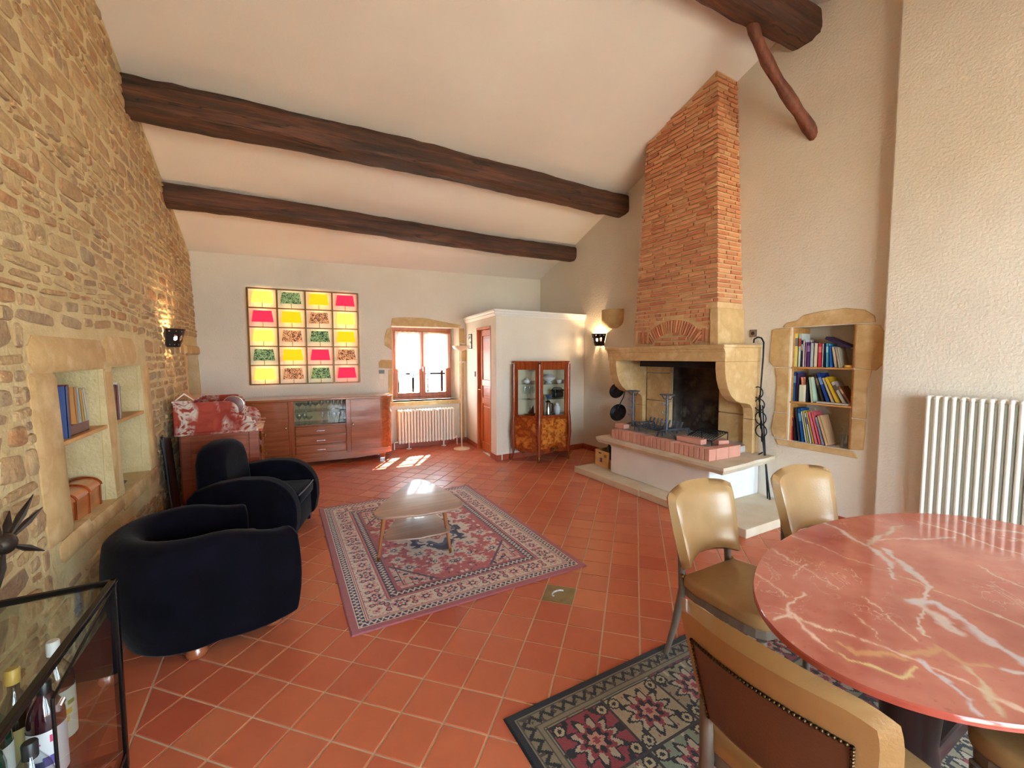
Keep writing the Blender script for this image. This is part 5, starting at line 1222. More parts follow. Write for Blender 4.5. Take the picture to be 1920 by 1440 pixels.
# ================================================================== OVAL MARBLE TABLE
TC, TA_, TB_, TZ = Vector((2.214,.5444,0)), .957, .5205, .75
t = thing('marble_dining_table', 'oval red marble dining table with white veins on a dark pedestal', 'table', (TC.x,TC.y,.009))
veins = [ # pixel path on the table top, half width (m), colour
 ([(1548,980),(1575,995),(1620,1022),(1645,1035),(1668,1060),(1675,1085)], .013, (214,208,206)),([(1625,1022),(1640,1010),(1660,1000),(1690,985)], .010, (206,190,170)),([(1660,1030),(1690,1055),(1720,1080),(1745,1100),(1735,1120),(1715,1130),(1738,1145),(1765,1160),(1795,1185)], .012, (216,210,206)),
 ([(1715,1132),(1750,1128),(1790,1150),(1830,1180),(1870,1212),(1920,1240)], .016, (210,214,222)),([(1738,1145),(1722,1165),(1730,1190),(1745,1195)], .004, (214,200,190)),
 ([(1470,1152),(1500,1160),(1540,1177),(1600,1195),(1660,1215),(1720,1240),(1790,1270),(1850,1300),(1920,1335)], .0045, (232,206,190)),([(1620,1120),(1660,1150),(1690,1178),(1720,1200)], .003, (226,196,176)),
 ([(1448,1160),(1480,1148),(1482,1135),(1500,1120),(1505,1112)], .004, (236,206,198)),([(1482,1148),(1505,1170),(1530,1195),(1560,1218)], .0045, (236,206,198)),([(1560,1218),(1590,1238),(1640,1250),(1690,1268),(1720,1255)], .006, (222,206,150)),
 ([(1727,1240),(1750,1262),(1780,1285),(1815,1310),(1830,1332)], .009, (206,212,226)),([(1810,1250),(1830,1270),(1850,1300),(1870,1335)], .013, (204,188,160)),([(1410,1070),(1440,1090),(1475,1118)], .004, (228,196,180)),([(1440,1025),(1480,1050),(1530,1075),(1570,1105)], .0035, (228,196,180)),
 ([(1480,1003),(1530,1020),(1580,1045),(1640,1060)], .003, (224,190,176)),([(1640,1012),(1700,1010),(1790,1008)], .004, (228,200,190)),([(1690,1080),(1760,1110),(1840,1140),(1920,1175)], .005, (212,190,170)),([(1720,978),(1800,1000),(1880,1030),(1920,1040)], .005, (216,200,190)),
 ([(1800,975),(1850,990),(1920,1000)], .006, (206,200,206)),([(1830,1060),(1880,1085),(1920,1100)], .003, (226,196,184)),([(1880,1255),(1920,1262)], .007, (214,214,222)),([(1570,1205),(1600,1225),(1650,1222),(1690,1235)], .007, (208,152,104)),([(1700,1225),(1760,1215),(1800,1240),(1850,1245)], .007, (202,154,112)),
 ([(1600,1150),(1640,1185),(1650,1200)], .0025, (226,190,170)),([(1490,1085),(1500,1065),(1515,1058)], .0025, (226,196,186))]
nr, na = 150, 640; vs = [(0,0,0)]; 
rad = [ k/nr for k in range(1,nr+1)]
for r in rad:
    for k in range(na):
        a = 2*PI*k/na; vs.append((r*TA_*math.cos(a), r*TB_*math.sin(a), 0))
fs = [(0,1+k,1+(k+1)%na) for k in range(na)]
for i in range(nr-1):
    for k in range(na): fs.append((1+i*na+k, 1+i*na+na+k, 1+i*na+na+(k+1)%na, 1+i*na+(k+1)%na))
P = np.array(vs)
nz = vnoise(P[:,0]+3,P[:,1]+3,5,1)*.5+vnoise(P[:,0]+3,P[:,1]+3,12,2)*.3+vnoise(P[:,0]+3,P[:,1]+3,30,3)*.2
colr = lc((164,82,68))[None]*(1-nz[:,None])+lc((206,134,116))[None]*nz[:,None]
wob = np.stack([vnoise(P[:,0]+9,P[:,1]+7,16,5)-.5, vnoise(P[:,0]+2,P[:,1]+8,16,6)-.5],1)*.02+np.stack([vnoise(P[:,0]+9,P[:,1]+7,60,15)-.5, vnoise(P[:,0]+2,P[:,1]+8,60,16)-.5],1)*.014
for pth, hw, c in veins:
    q = np.array([tuple((atz(x,y,TZ)-TC).xy) for x,y in pth]); best = np.full(len(P), 9.)
    pp = P[:,:2]+wob
    for a_, b_ in zip(q[:-1], q[1:]):
        ab = b_-a_; u = np.clip(((pp-a_)@ab)/(ab@ab+1e-9),0,1); best = np.minimum(best, np.hypot(*(pp-a_-u[:,None]*ab).T))
    w = hw*(.25+1.25*vnoise(P[:,0]+4,P[:,1]+4,14,8)); f = np.clip(1.5-best/w,0,1)[:,None]; f = f*(.75+.25*vnoise(P[:,0],P[:,1]+6,24,4))[:,None]
    colr = colr*(1-f)+lc(c)[None]*f
    halo = (np.clip(1-best/(hw*4.5+.012),0,1)**2*.28)[:,None]; colr = colr*(1-halo)+lc((206,150,120))[None]*halo
me = bpy.data.meshes.new('table_top'); me.from_pydata(vs, [], fs); ca = me.color_attributes.new('Col','FLOAT_COLOR','POINT'); c4 = np.ones((len(P),4),np.float32); c4[:,:3] = colr; ca.data.foreach_set('color', c4.ravel())
def fine_veins(nt, c, v):
    n2 = noise(nt, v, 5, 5, .6, 1.2); w = math_(nt,'ABSOLUTE',math_(nt,'SUBTRACT',n2,.5)); vf = ramp(nt, w, [(0,(1,1,1,1)),(.012,(0,0,0,1))])
    br = ramp(nt, noise(nt, v, 2.2, 2), [(.5,(0,0,0,1)),(.62,(1,1,1,1))]); c = mixc(nt, math_(nt,'MULTIPLY',math_(nt,'MULTIPLY',vf,br),.6), c, lin((226,186,168)))
    return mixc(nt, math_(nt,'MULTIPLY',ramp(nt, noise(nt, v, 46, 3), [(.6,(0,0,0,1)),(.75,(1,1,1,1))]),.25), c, lin((122,40,34)))
MARB = attr_mat('veined_marble', .06, 0, fine_veins)
me.materials.append(MARB); o = bpy.data.objects.new('marble_surface', me); COL.objects.link(o); o.parent = t; o.location = (0,0,TZ-.009)
def ell(s, n=120): return [(TC.x+TA_*s*math.cos(2*PI*k/n), TC.y+TB_*s*math.sin(2*PI*k/n)) for k in range(n)]
prof = [(1.0,0),(1.004,-.004),(1.004,-.018),(.992,-.024)]; mb = MB()
for s,dz in prof: mb.v += [Vector((x,y,TZ+dz)) for x,y in ell(s,na)]
for i in range(3):
    for k in range(na): mb.f.append((i*na+k, (i+1)*na+k, (i+1)*na+(k+1)%na, i*na+(k+1)%na))
mb.f.append(tuple(3*na+k for k in range(na)))
obj('marble_edge', mb, M('table_edge_marble',(176,88,72),(156,70,58),scale=6,rough=.1), t, smooth=40)
DARKPED = wood('pedestal_wood',(34,18,20),(58,32,30),2,rough=.3)
obj('apron', MB().prism([(TC.x+(x-TC.x)*.80, TC.y+(y-TC.y)*.74) for x,y in ell(1,60)], TZ-.085, TZ-.025), DARKPED, t)
for s in (-1,1):
    obj('pedestal', MB().lathe([(.13,.05),(.10,.10),(.075,.3),(.09,.55),(.14,TZ-.09)],20,(TC.x+s*.38,TC.y,.0)), DARKPED, t, smooth=True)
    obj('pedestal_foot', MB().box(TC.x+s*.38-.09,TC.x+s*.38+.09,TC.y-.30,TC.y+.30,.0095,.06), DARKPED, t, bevel=.015)
obj('stretcher', MB().box(TC.x-.36,TC.x+.36,TC.y-.035,TC.y+.035,.12,.19), DARKPED, t, bevel=.01)

# ================================================================== DINING CHAIRS
def dining_chair(label):
    t = thing('dining_chair', label, 'chair', (0,0,0), 0, 'leather dining chairs', local=True)   # faces +y
    nu, nv = 21, 14; front = []; back = []
    def bp(u, v, off):          # u -1..1 across, v 0..1 up
        w = .195+.035*v**.8; z = .545+.32*v-.012*u*u*(1-v)+.02*(1-v)*(1-u*u)+.012*v*(1-u*u)
        y = -.215-.075*v+.055*u*u+off-.02*math.sin(v*PI)*0
        z -= .014*max(0,(abs(u)-.72)/.28)**2*v**4; w *= 1-.03*max(0,(v-.8)/.2)**2
        return Vector((w*u, y, z))
    T_ = .085
    for i in range(nu):
        u = -1+2*i/(nu-1)
        for j in range(nv):
            v = j/(nv-1); pad = (max(0,1-abs(u)**6))**.5*(max(0,1-abs(2*v-1)**6))**.5
            front.append(bp(u,v,.008+.022*pad)); back.append(bp(u,v,-T_*.6))
    def ringf(mb, A, B, flip):
        n = len(mb.v); mb.grid(A, nu, nv, flip=flip)
    mbf = MB().grid(front, nu, nv)
    # rolled edge round the padded front
    edge_idx = [i*nv for i in range(nu)]+[(nu-1)*nv+j for j in range(1,nv)]+[i*nv+nv-1 for i in range(nu-2,-1,-1)]+[j for j in range(nv-2,0,-1)]
    m = len(edge_idx); c0_ = sum(front,Vector())/len(front)
    r0 = [front[k] for k in edge_idx]; r2 = [back[k] for k in edge_idx]
    r1 = []
    for a_, b_ in zip(r0, r2):
        o_ = (a_-c0_); o_.y = 0; o_.normalize(); r1.append((a_+b_)/2+o_*.030)
    s0 = len(mbf.v); mbf.v += r0+r1+list(r2)
    for q in (0,1):
        for k in range(m): mbf.f.append((s0+q*m+k, s0+q*m+(k+1)%m, s0+(q+1)*m+(k+1)%m, s0+(q+1)*m+k))
    b_ = obj('backrest', mbf, LEATHER, t, smooth=85)
    mbf_b = MB().grid(back, nu, nv); obj('back_padding', mbf_b, LEATHER, b_, smooth=True)
    cov = [bp(u_*.84, .03+.72*v_, -T_*.6-.003) for u_ in np.linspace(-1,1,15) for v_ in np.linspace(0,1,10)]
    obj('back_cover', MB().grid(cov, 15, 10), LEATHERB, b_, smooth=True)
    mb = MB(); 
    ring = [bp(u_*.84,.75,-T_*.6) for u_ in np.linspace(-1,1,40)]+[bp(.84*s_,v_,-T_*.6) for s_ in (-1,1) for v_ in np.linspace(.03,.75,26)]
    for p in ring: mb.sphere((p.x,p.y-.004,p.z), .0052, 6, 4)
    o = obj('nail_trim', mb, NAILS, b_, smooth=True); o['kind'] = 'stuff'
    so = [(-.20,-.20),(.20,-.20)]+[(.225-.0*k,-.1+.06*k) for k in range(5)]+[(.215,.19),(.19,.225),(.10,.245),(0,.25),(-.10,.245),(-.19,.225),(-.215,.19)]+[(-.225,.14-.06*k) for k in range(5)]
    obj('seat', MB().prism(so, .415, .48), LEATHERB if False else LEATHER, t, bevel=.022, bseg=4, smooth=True)
    obj('seat_rail', MB().prism([(x*.95,y*.95) for x,y in so], .375, .417), CHAIRLEG, t, bevel=.004)
    for s in (-1,1):
        obj('leg', MB().tube([(s*.185,.19,.0),(s*.19,.20,.38)], [.013,.021], 8), CHAIRLEG, t, smooth=True)
        obj('leg', MB().tube([(s*.185,-.30,.0),(s*.185,-.25,.18),(s*.185,-.205,.40),(s*.182,-.225,.60)], [.013,.018,.021,.016], 8), CHAIRLEG, t, smooth=True)
        obj('seat_bracket', MB().sphere((s*.196,-.20,.47),.013,8,6), BRASS, t, smooth=True)
    return t
ch = dining_chair('tan leather dining chair at the table side next to the patterned rug corner'); ch.location = (1.93,1.19,.0105); ch.rotation_euler[2] = PI
CH = [(2.69,1.10,PI-.14,'tan leather dining chair tucked in at the table between hearth step and radiator'),(1.265,.565,-PI/2+.02,'tan leather dining chair at the table end, showing its nail studded brown back'),(1.95,.17,.04,'tan leather dining chair with only its seat showing under the table rim')]
for x,y,a,lab in CH:
    c = copy_tree(ch); c.location = (x,y,.0105); c.rotation_euler = (0,0,a); c['label'] = lab

# ================================================================== GLASS DRINKS CABINET
t = thing('drinks_cabinet', 'low black metal drinks cabinet with glass top and door ajar', 'cabinet', (-.76,1.55,0))
gx0, gx1, gy0, gy1, gz = -.945, -.56, 1.05, 1.995, .78
FRB = M('black_steel',(20,18,18),rough=.3,metal=.6)
for a_,b_ in (((gx0,gy0,gz-.012),(gx0,gy1,gz-.012)),((gx1,gy0,gz-.012),(gx1,gy1,gz-.012)),((gx0,gy1,gz-.012),(gx1,gy1,gz-.012)),((gx0,gy0,gz-.012),(gx1,gy0,gz-.012))):
    a_, b_ = Vector(a_), Vector(b_); mn = [min(a_[i],b_[i])-.010 for i in range(3)]; mx = [max(a_[i],b_[i])+.010 for i in range(3)]
    obj('top_rail', MB().box(mn[0],mx[0],mn[1],mx[1],mn[2],mx[2]), FRB, t, bevel=.003)
for x in (gx0,gx1):
    for y in (gy0,gy1):
        obj('post', MB().box(x-.012,x+.012,y-.012,y+.012,.05,gz-.012), FRB, t, bevel=.003)
        obj('scroll_foot', MB().tube([(x,y,.07),(x-.0,y+(.03 if y > 1.5 else -.03)*0,.04),(x,y,.012)], .013, 8), FRB, t, smooth=True)
obj('foot_scroll', MB().tube([(gx1-.012,gy1,.10),(gx1-.05,gy1,.11),(gx1-.075,gy1,.085),(gx1-.06,gy1,.06),(gx1-.04,gy1,.07)], .008, 8), FRB, t, smooth=True)
for y in (gy0,gy1): obj('lower_rail', MB().box(gx0,gx1,y-.01,y+.01,.10,.12), FRB, t)
for x in (gx0,gx1): obj('lower_rail', MB().box(x-.01,x+.01,gy0,gy1,.10,.12), FRB, t)
obj('glass_top', MB().box(gx0+.012,gx1-.012,gy0+.012,gy1-.012,gz-.016,gz-.010), CABGLASS, t)
obj('glass_end', MB().box(gx0+.012,gx1-.012,gy1-.003,gy1+.003,.12,gz-.025), CABGLASS, t); obj('glass_end', MB().box(gx0+.012,gx1-.012,gy0-.003,gy0+.003,.12,gz-.025), CABGLASS, t)
obj('bottle_shelf', MB().box(gx0+.012,gx1-.012,gy0+.012,gy1-.012,.292,.300), glass('shelf_glass',(.78,.74,.72),.1), t)
h0, h1 = Vector((gx1+.004,gy1-.02,0)), Vector((-.512,1.388,0)); dd = (h1-h0).normalized(); nn = Vector((dd.y,-dd.x,0))
P_ = [h0-nn*.003, h1-nn*.003, h1+nn*.003, h0+nn*.003]
dor = obj('glass_door', MB().hexa([p+V(0,0,.13) for p in P_]+[p+V(0,0,.752) for p in P_]), CABGLASS, t)
obj('door_edge', MB().tube([h0+V(0,0,.755), h1+V(0,0,.755), h1+V(0,0,.13)], .004, 6), FRB, dor); obj('door_catch', MB().tube([h1+V(0,0,.715)-dd*.02, h1+V(0,0,.715)-dd*.05], .010, 8), CHROME, dor, smooth=True)
def liquor(loc, h, r, neck, gcol, capc, lab, label_c=None, art=None, nr=.013):
    t = thing('liquor_bottle', lab, 'bottle', loc, 0, 'bottles in the drinks cabinet', local=True)
    gm = M('bottle_%d_%d_%d'%gcol, gcol, rough=.06, coat=.6, spec=.6) if sum(gcol) < 330 else glass('bottle_clear_%d'%gcol[0], tuple(c/255 for c in gcol), .12)
    obj('glass_body', bottle_mb(h, r, neck, nr), gm, t, smooth=True); obj('cap', MB().lathe([(nr*1.25,h-.03),(nr*1.3,h+.012),(nr*1.1,h+.016)],16), flat('cap_%d_%d'%(capc[0],capc[2]), capc, rough=.4), t, smooth=True)
    if label_c:
        lb = obj('paper_label', MB().lathe([(r+.0008,.03),(r+.0008,h*neck-.03)],24,a0=-PI*.95,a1=PI*.25,cap=False), flat('label_%d_%d'%(label_c[0],label_c[2]), label_c, rough=.7), t, smooth=True, fix=False)
        if art:
            R = r+.0018
            def on(a, z): return Vector((R*math.cos(a), R*math.sin(a), z))
            for (a0_, z0_, w_, h_, c_) in art:
                n_ = 5; pts = [on(a0_+w_/r*i/(n_-1), z) for i in range(n_) for z in (z0_, z0_+h_)]
                obj('label_print', MB().grid(pts, n_, 2), flat('ink_%d_%d_%d'%c_, c_), lb, fix=False)
    return t
def letterL(a, z, s, c): return [(a, z, s*.25, s, c), (a, z, s*.7, s*.22, c)]
ZB = .3005
ROSEINK, VIO, ORA, YEL = (216,70,110), (96,86,160), (226,110,60), (226,190,60)
liquor((-.655,1.73,ZB), .30, .042, .70, (50,14,26), (20,16,18), 'dark red liqueur bottle with a white label showing pink letters', (226,226,232), letterL(-1.9,.145,.022,ROSEINK)+letterL(-1.1,.145,.022,ROSEINK)+[(-1.5,.075,.03,.03,VIO),(-1.9,.06,.02,.035,(60,70,110))])
liquor((-.685,1.885,ZB), .34, .044, .66, (232,226,214), (232,236,238), 'tall clear bottle with a white cap and a fruit label', (222,228,214), letterL(-1.3,.14,.02,ORA)+[(-.9,.11,.02,.02,YEL),(-1.2,.085,.025,.02,YEL),(-.7,.14,.02,.015,(150,170,70))])
liquor((-.745,1.80,ZB), .325, .04, .6, (44,30,18), (196,160,70), 'brown bottle with a golden cap at the rear of the cabinet', (206,186,120))
liquor((-.755,1.70,ZB), .345, .040, .6, (24,58,40), (190,170,90), 'green bottle with a gold screw top near the stone wall', (214,220,214))
liquor((-.72,1.58,ZB), .33, .040, .6, (20,70,50), (40,90,60), 'emerald green bottle deep inside the drinks cabinet', (210,214,200))
liquor((-.635,1.585,ZB), .22, .043, .6, (226,232,234), (40,40,44), 'squat clear spirit bottle with a black cap', (220,224,228))
liquor((-.62,1.46,ZB), .22, .036, .6, (224,230,234), (44,44,48), 'slim clear bottle closest to the cabinet door', None)

# ================================================================== METAL FLOWER SCULPTURE ON THE STONE WALL
t = thing('metal_flower_sconce', 'rusty metal flower shaped wall ornament with pointed petals', 'ornament', (-.99,2.26,.86))
RUST = M('rusty_metal',(70,58,48),(50,40,36),scale=20,rough=.5,metal=.6)
c0_ = Vector((-.93,2.264,.885))
obj('hub', MB().sphere(tuple(c0_),(.035,.04,.04),12,8).tube([(-1.01,2.264,.885),(-.93,2.264,.885)],.012,8), RUST, t, smooth=True)
for k,(dy,dz,ln) in enumerate(((.30,.12,.30),(.32,.05,.30),(.22,-.12,.26),(-.05,.16,.17),(-.05,-.14,.16),(-.2,.02,.2),(.1,.1,.14))):
    d = Vector((.02*(k%3-1),dy,dz)).normalized(); s = d.cross(Vector((1,.2,0))).normalized(); p = c0_+d*.03; q = c0_+d*ln; m_ = c0_+d*ln*.6
    mb = MB().hexa([p-s*.008, p+s*.008, p+s*.008+V(.005,0,0), p-s*.008+V(.005,0,0), q-s*.004, q+s*.004, q+s*.004+V(.004,0,0), q-s*.004+V(.004,0,0)])
    mb.hexa([c0_+d*ln*.3-s*.006, c0_+d*ln*.3+s*.006, c0_+d*ln*.3+s*.006+V(.006,0,0), c0_+d*ln*.3-s*.006+V(.006,0,0), m_-s*.016, m_+s*.016, m_+s*.016+V(.006,0,0), m_-s*.016+V(.006,0,0)]) if False else None
    mb2 = MB().tube([p, c0_+d*ln*.55, q], [.006,.014,.002], 6); obj('petal', mb2, RUST, t, smooth=True)

# ================================================================== SMALL WALL THINGS
t = thing('thermostat', 'small grey thermostat with hanging tags beside the window', 'thermostat', farp(1.50,1.30,.003), -FA, local=True)
obj('housing', MB().box(-.045,.045,-.022,-.002,0,.06), flat('grey_plastic',(120,128,130)), t, bevel=.004); obj('hanging_tag', MB().box(-.04,.02,-.008,-.003,-.10,-.01), PAPER, t); obj('cord', MB().tube([(.01,-.006,0),(.03,-.006,-.14),(.045,-.006,-.28)],.003,6), PAPER, t)
o = obj('wall_socket', MB().box(XR-.012,XR+.0,2.765,2.845,1.79,1.87), flat('bronze_plastic',(120,104,96)), bevel=.004); tag(o,'brown square wall socket above the iron pot hook','socket'); obj('socket_hole', MB().tube([(XR-.013,2.805,1.83),(XR-.0125,2.805,1.83)],.02,16), BLACK, o)
t = thing('framed_picture', 'tiny dark framed picture on the partition beside the door', 'picture', sp(1.28,1.72,.004))
mb = MB(); sbox(mb, 1.19,1.37,1.72,1.98,.002,.016); obj('frame', mb, BLACK, t); mb = MB(); sbox(mb, 1.205,1.355,1.735,1.965,.016,.018); obj('print', mb, M('picture_print',(210,206,190),(96,92,88),scale=18,rough=.6,contrast=(.45,.55)), t)
mb = MB(); sbox(mb, .985,1.045,1.24,1.33,.002,.012); o = obj('light_switch', mb, flat('switch_brown',(96,72,54)), bevel=.003); tag(o,'small brown light switch next to the partition door','switch')

# ================================================================== BOOKS
def book(label, cx, cy, z, th, h, dep, c, lean=0, axis='R', rz=0, flatlie=False, band=None):
    """axis R: niche in the wall with the radiator (spine faces -x, thickness along -y); L: stone niche (spine faces +x)"""
    t = thing('book', label, 'book', (cx,cy,z), 0, None, local=True)
    s = -1 if axis == 'R' else 1     # spine direction in x
    m = flat('cover_%d_%d_%d'%c, c, rough=.55)
    mb = MB(); b_ = .003
    mb.box(0,dep,-th/2,-th/2+b_,0,h).box(0,dep,th/2-b_,th/2,0,h).box(0,b_,-th/2,th/2,0,h)
    pg = MB().box(b_,dep-.006,-th/2+b_,th/2-b_,.004,h-.004)
    T = Matrix.Identity(4)
    if axis == 'L': T = Matrix.Rotation(PI,4,'Z')
    if flatlie: T = Matrix.Translation((0,0,th/2)) @ Matrix.Rotation(rz,4,'Z') @ Matrix.Rotation(PI/2,4,'X') @ Matrix.Translation((0,0,-h/2)) @ T
    else:
        # lean about the bottom edge so that the lowest edge stays on the shelf
        piv = th/2 if lean < 0 else -th/2
        T = Matrix.Translation((0,piv,0)) @ Matrix.Rotation(lean,4,'X') @ Matrix.Translation((0,-piv,0)) @ T
    mb.v = [T @ v for v in mb.v]; pg.v = [T @ v for v in pg.v]
    cv = obj('cover', mb, m, t); obj('pages', pg, PAPER, t)
    if band:
        bm_ = MB().box(-.0008,.0,-th/2+.002,th/2-.002,h*.62,h*.86); bm_.v = [T @ v for v in bm_.v]; obj('spine_label', bm_, flat('band_%d_%d_%d'%band, band), cv)
    return t
XS = XR+.022
def yp(px): return 2.398-(px-1487)*.00451
def rshelf(rows, z, where, k=1.0):
    edge, tl = 9, 0            # bottom edge and slope of the book before
    for (name, c, x0, x1, h, lean, band) in rows:
        lean *= k; th = (x1-x0)*.00451*.97; t2 = math.tan(-lean)
        left = min(yp(x0), edge-h*max(0, t2-tl)-.001)
        book('%s %s' % (name, where), XS+(.055 if z == Z2 and x0 > 1528 else 0), left-th/2, z, th, h, .16, c, lean, 'R', band=band)
        edge, tl = left-th/math.cos(lean), t2
Z1, Z2, Z3 = 1.4735, 1.1235, .7205
rshelf([('tall yellow and white book standing first',(226,218,120),1489,1497,.335,0,(120,124,118)),('tall pale grey book second in line',(206,216,212),1497.3,1503,.33,0,(190,80,70)),('thin navy book beside a pale grey one',(36,52,86),1503.3,1506.5,.262,0,(210,214,220)),
        ('white book next to the thin navy one',(214,214,222),1506.8,1511,.27,0,None),('mauve paperback next to the purple book',(176,120,160),1511.3,1514.7,.245,0,None),('deep purple book with a pale foot',(78,44,116),1515,1521.5,.245,0,(150,120,180)),
        ('pale blue grey book beyond the purple one',(176,190,204),1521.8,1529,.235,0,None),('cream paperback before the red book',(216,206,184),1529.3,1536.6,.232,0,None),('bright red book',(196,44,70),1537,1544.5,.23,0,(226,120,130)),
        ('slim white book beside the red one',(220,214,224),1544.8,1547.8,.225,0,None),('dark teal book',(30,54,84),1548.1,1551,.23,0,None),('turquoise blue book',(76,160,200),1551.3,1556.5,.228,-.03,(150,210,230)),('strong blue book tipping over',(20,96,180),1557,1562,.205,-.08,None),
        ('beige paperback leaning on the blue books',(196,178,158),1563.5,1569,.195,-.16,None),('grey beige paperback last of the leaning ones',(182,172,152),1570.5,1575,.19,-.20,None)], Z1, 'on the top shelf of the book niche')
book('big dark purple book slanting across the leaning paperbacks in the book niche', XS, yp(1598), 1.64, .026, .235, .15, (52,36,80), -1.12, 'R')
o = lathe_thing('yellow_tape_roll', [(.028,0),(.04,.0),(.042,.01),(.04,.022),(.028,.022),(.026,.011),(.028,0)], (XS+.055,yp(1591),Z1+.0005), flat('yellow_plastic',(240,200,90)), 'round yellow tape roll on the top shelf of the book niche', 'tape roll')
rshelf([('thin white book by the niche lining',(206,212,226),1486.5,1489.3,.20,0,None),('tall blue book',(34,84,140),1489.6,1495.5,.30,0,(120,160,200)),('thin plum book beside the tall blue one',(70,50,84),1495.8,1498.3,.285,0,None),('dark thin book behind the pale box',(40,44,66),1517,1520,.23,0,None),
        ('pale green book leaning a little',(186,208,186),1521,1526,.25,-.16,None),('black and brown book leaning',(60,44,42),1529.5,1534.5,.285,-.36,(150,110,80)),('blue spotted ring binder leaning',(24,64,150),1536.5,1543.5,.30,-.42,(120,160,210)),('cream folder leaning on the blue binder',(214,196,150),1546,1550.5,.26,-.47,None),
        ('yellow guide book leaning',(226,188,50),1552,1559,.27,-.53,None),('grey white travel book leaning steeply',(200,196,192),1563,1569.5,.23,-.62,(90,84,84)),('brown paperback lowest of the leaning row',(140,100,70),1573,1577.5,.19,-.70,(200,170,140))], Z2, 'on the middle shelf of the book niche', .8)
t = thing('pen_box', 'pale green and white box with copper tubes on the middle shelf of the book niche', 'box', (XS+.03,yp(1509),Z2), 0, local=True)
obj('box_body', MB().box(-.03,.03,-.03,.03,0,.17), flat('pale_green_card',(206,216,190)), t, bevel=.002); obj('box_side', MB().box(-.0305,.03,-.0305,-.012,.0,.171), PAPER, t)
for y in (-.01,.012): obj('copper_tube', MB().tube([(.0,y,.165),(.0,y+.01,.245)], .012, 10), flat('copper_pink',(206,140,110)), t, smooth=True)
book('narrow white booklet lying flat along the middle shelf of the book niche', XR+.012, yp(1568), Z2+.0005, .016, .26, .052, (226,222,214), 0, 'R', flatlie=True)
rshelf([('dark red book standing against the niche lining',(170,34,54),1487,1494,.235,-.04,(206,110,110)),('slim black book behind the red one',(30,28,34),1496,1500,.22,-.10,None),('large navy atlas leaning',(34,52,78),1500.5,1506,.34,-.17,None),('glossy blue picture book leaning',(18,92,160),1506.5,1512.5,.335,-.19,(90,160,210)),
        ('white magazine leaning',(222,222,214),1514,1517.5,.31,-.22,None),('lime edged magazine leaning',(206,208,110),1519,1522,.32,-.24,None),('white catalogue leaning',(214,216,224),1524,1528,.30,-.26,(110,110,160)),('yellow spined magazine leaning',(232,196,90),1530,1533,.315,-.29,None),
        ('pink folder leaning',(216,110,130),1535,1541,.32,-.31,None),('second pink folder touching the grey one',(206,92,104),1541.5,1546.5,.315,-.33,None),('blue grey folder leaning',(140,142,168),1548.5,1553.5,.27,-.34,None),('large beige envelope leaning last',(202,166,124),1556,1562,.29,-.37,None)], Z3, 'on the bottom of the book niche', .8)
t = thing('glass_jar', 'glass jar of clear tubes at the bottom corner of the book niche', 'jar', (XS+.05,yp(1590),Z3+.0005), 0, local=True)
obj('jar', MB().lathe([(.001,0),(.04,0),(.042,.12),(.040,.12),(.038,.004),(.001,.004)],18), WINEGLASS, t, smooth=True)
for k in range(5): a = k*1.26; obj('tube', MB().tube([(.018*math.cos(a),.018*math.sin(a),.006),(.034*math.cos(a),.034*math.sin(a),.19)],.006,6), WINEGLASS, t, smooth=True)
# stone niche of the left wall
LX = xleft(1.2)-.02; zl = 1.1325; LW = 'in the stone niche'
book('thick brown album lying flat under the leaning books in the stone niche', LX-.02, 3.42, zl, .06, .32, .20, (110,70,56), 0, 'L', flatlie=True)
for name,c,y,th,h,lean in (('blue book standing at the end of the album',(60,84,140),3.235,.028,.29,.0),):
    book('%s %s'%(name,LW), LX, y, zl, th, h, .19, c, lean, 'L')
za = zl+.0605; edge, tl = 3.26, 0
for name,c,y,th,h,lean in (('dark red book standing on the album',(130,40,36),3.28,.032,.235,.0),('tan book leaning on the album',(186,130,70),3.385,.03,.215,.06),('pale turquoise book leaning',(170,190,190),3.43,.022,.21,.10),('ochre paperback leaning',(196,150,80),3.47,.024,.205,.13),('cream paperback leaning',(206,186,140),3.505,.022,.20,.17),('grey white book tilting most',(206,204,196),3.545,.022,.205,.24)):
    r_ = max(y-th/2, edge+h*(math.tan(lean)-tl)+.001); book('%s %s'%(name,LW), LX-.01, r_+th/2, za, th, h, .16, c, lean, 'L'); edge, tl = r_+th/math.cos(lean), math.tan(lean)
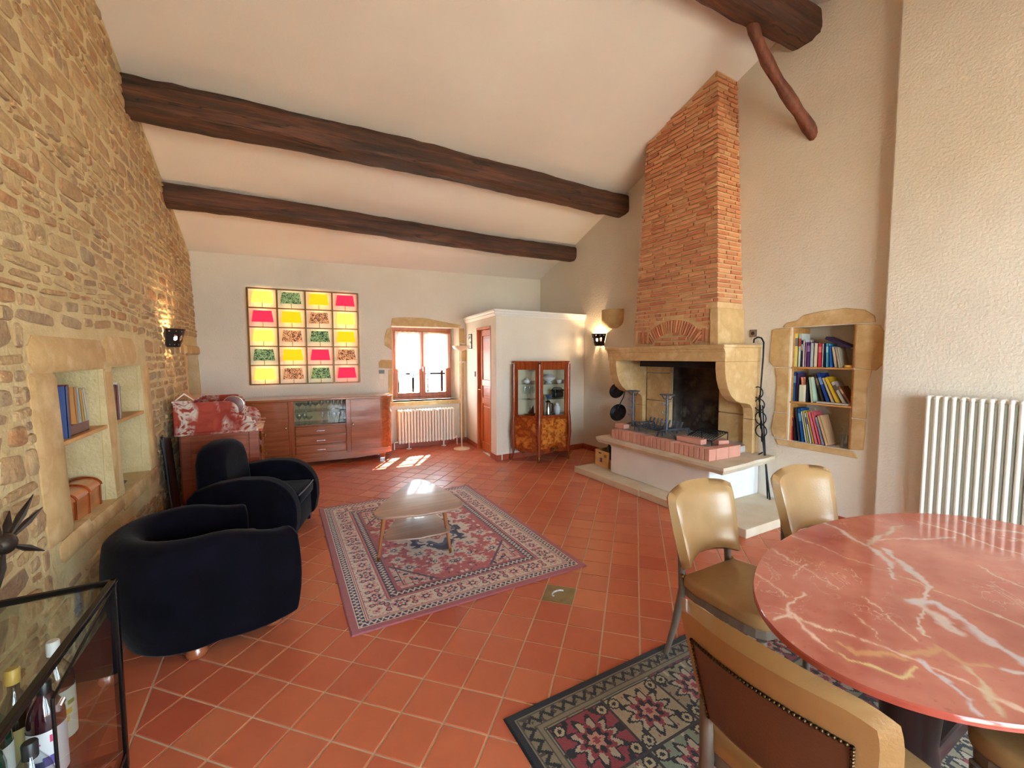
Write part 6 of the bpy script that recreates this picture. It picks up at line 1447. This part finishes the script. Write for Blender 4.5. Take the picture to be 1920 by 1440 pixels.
for name,c,y,th,h in (('maroon leather book in the second bay of the stone niche',(96,34,32),4.01,.04,.255),('brown book between the maroon and the white one',(120,60,50),4.055,.035,.25),('white book in the second bay of the stone niche',(214,206,196),4.092,.03,.265),('grey booklet closest to the shelf middle in the second bay',(190,186,182),4.12,.016,.24)):
    book(name, LX, y, zl, th, h, .17, c, 0, 'L')
t = thing('treasure_chest', 'small domed wooden casket with dark bands in the stone niche', 'casket', (-1.14,3.48,.6255), 0, local=True)
CASK = wood('casket_wood',(170,100,56),(210,140,86),1,rough=.3,coat=.4)
obj('casket_body', MB().box(-.075,.075,-.19,.19,0,.13), CASK, t, bevel=.006)
n = 12; pr_ = [(.082*math.cos(a), .13+.05*math.sin(a)) for a in np.linspace(0,PI,n)]; mb = MB(); mb.add([(x,-.2,z) for x,z in pr_]+[(x,.2,z) for x,z in pr_], [tuple(range(n)),tuple(range(2*n-1,n-1,-1))]+[(k,k+1,n+k+1,n+k) for k in range(n-1)]+[(n-1,0,n,2*n-1)])
lid = obj('casket_lid', mb, CASK, t, smooth=40)
for y in (-.19,.0,.19): obj('lid_band', MB().tube([(.085*math.cos(a), y, .13+.053*math.sin(a)) for a in np.linspace(0,PI,14)], .008, 6), VITWOOD, lid, smooth=True)
for y in (-.19,.0,.19): obj('band', MB().box(.073,.082,y-.008,y+.008,0,.13), VITWOOD, t)
lathe_thing('white_bowl', [(.04,0),(.05,.008),(.09,.06),(.12,.10),(.113,.10),(.08,.06),(.04,.014),(.002,.012)], (-1.24,3.25,.835-.01), PORCELAIN, 'white bowl balanced on the wooden casket', 'bowl') if False else None
lathe_thing('white_bowl', [(.025,0),(.03,.008),(.03,.12),(.062,.215),(.058,.215),(.026,.12),(.024,.014),(.002,.012)], (-1.19,3.69,.6255) if False else (-1.285,3.67,.6255), PORCELAIN, 'white flared vase behind the wooden casket', 'vase')
t = thing('black_tray', 'flat black tray lying in the second bay of the stone niche', 'tray', (-1.16,4.17,.6160), .1, local=True)
obj('tray_plate', MB().prism([(-.08,-.14),(.08,-.16),(.09,.10),(.03,.16),(-.08,.14)],0,.012), BLACK, t, bevel=.004); obj('tray_handle', MB().tube([(.02,-.12,.012),(.03,-.06,.035),(.03,.04,.035),(.02,.1,.012)],.007,6), BLACK, t, smooth=True)
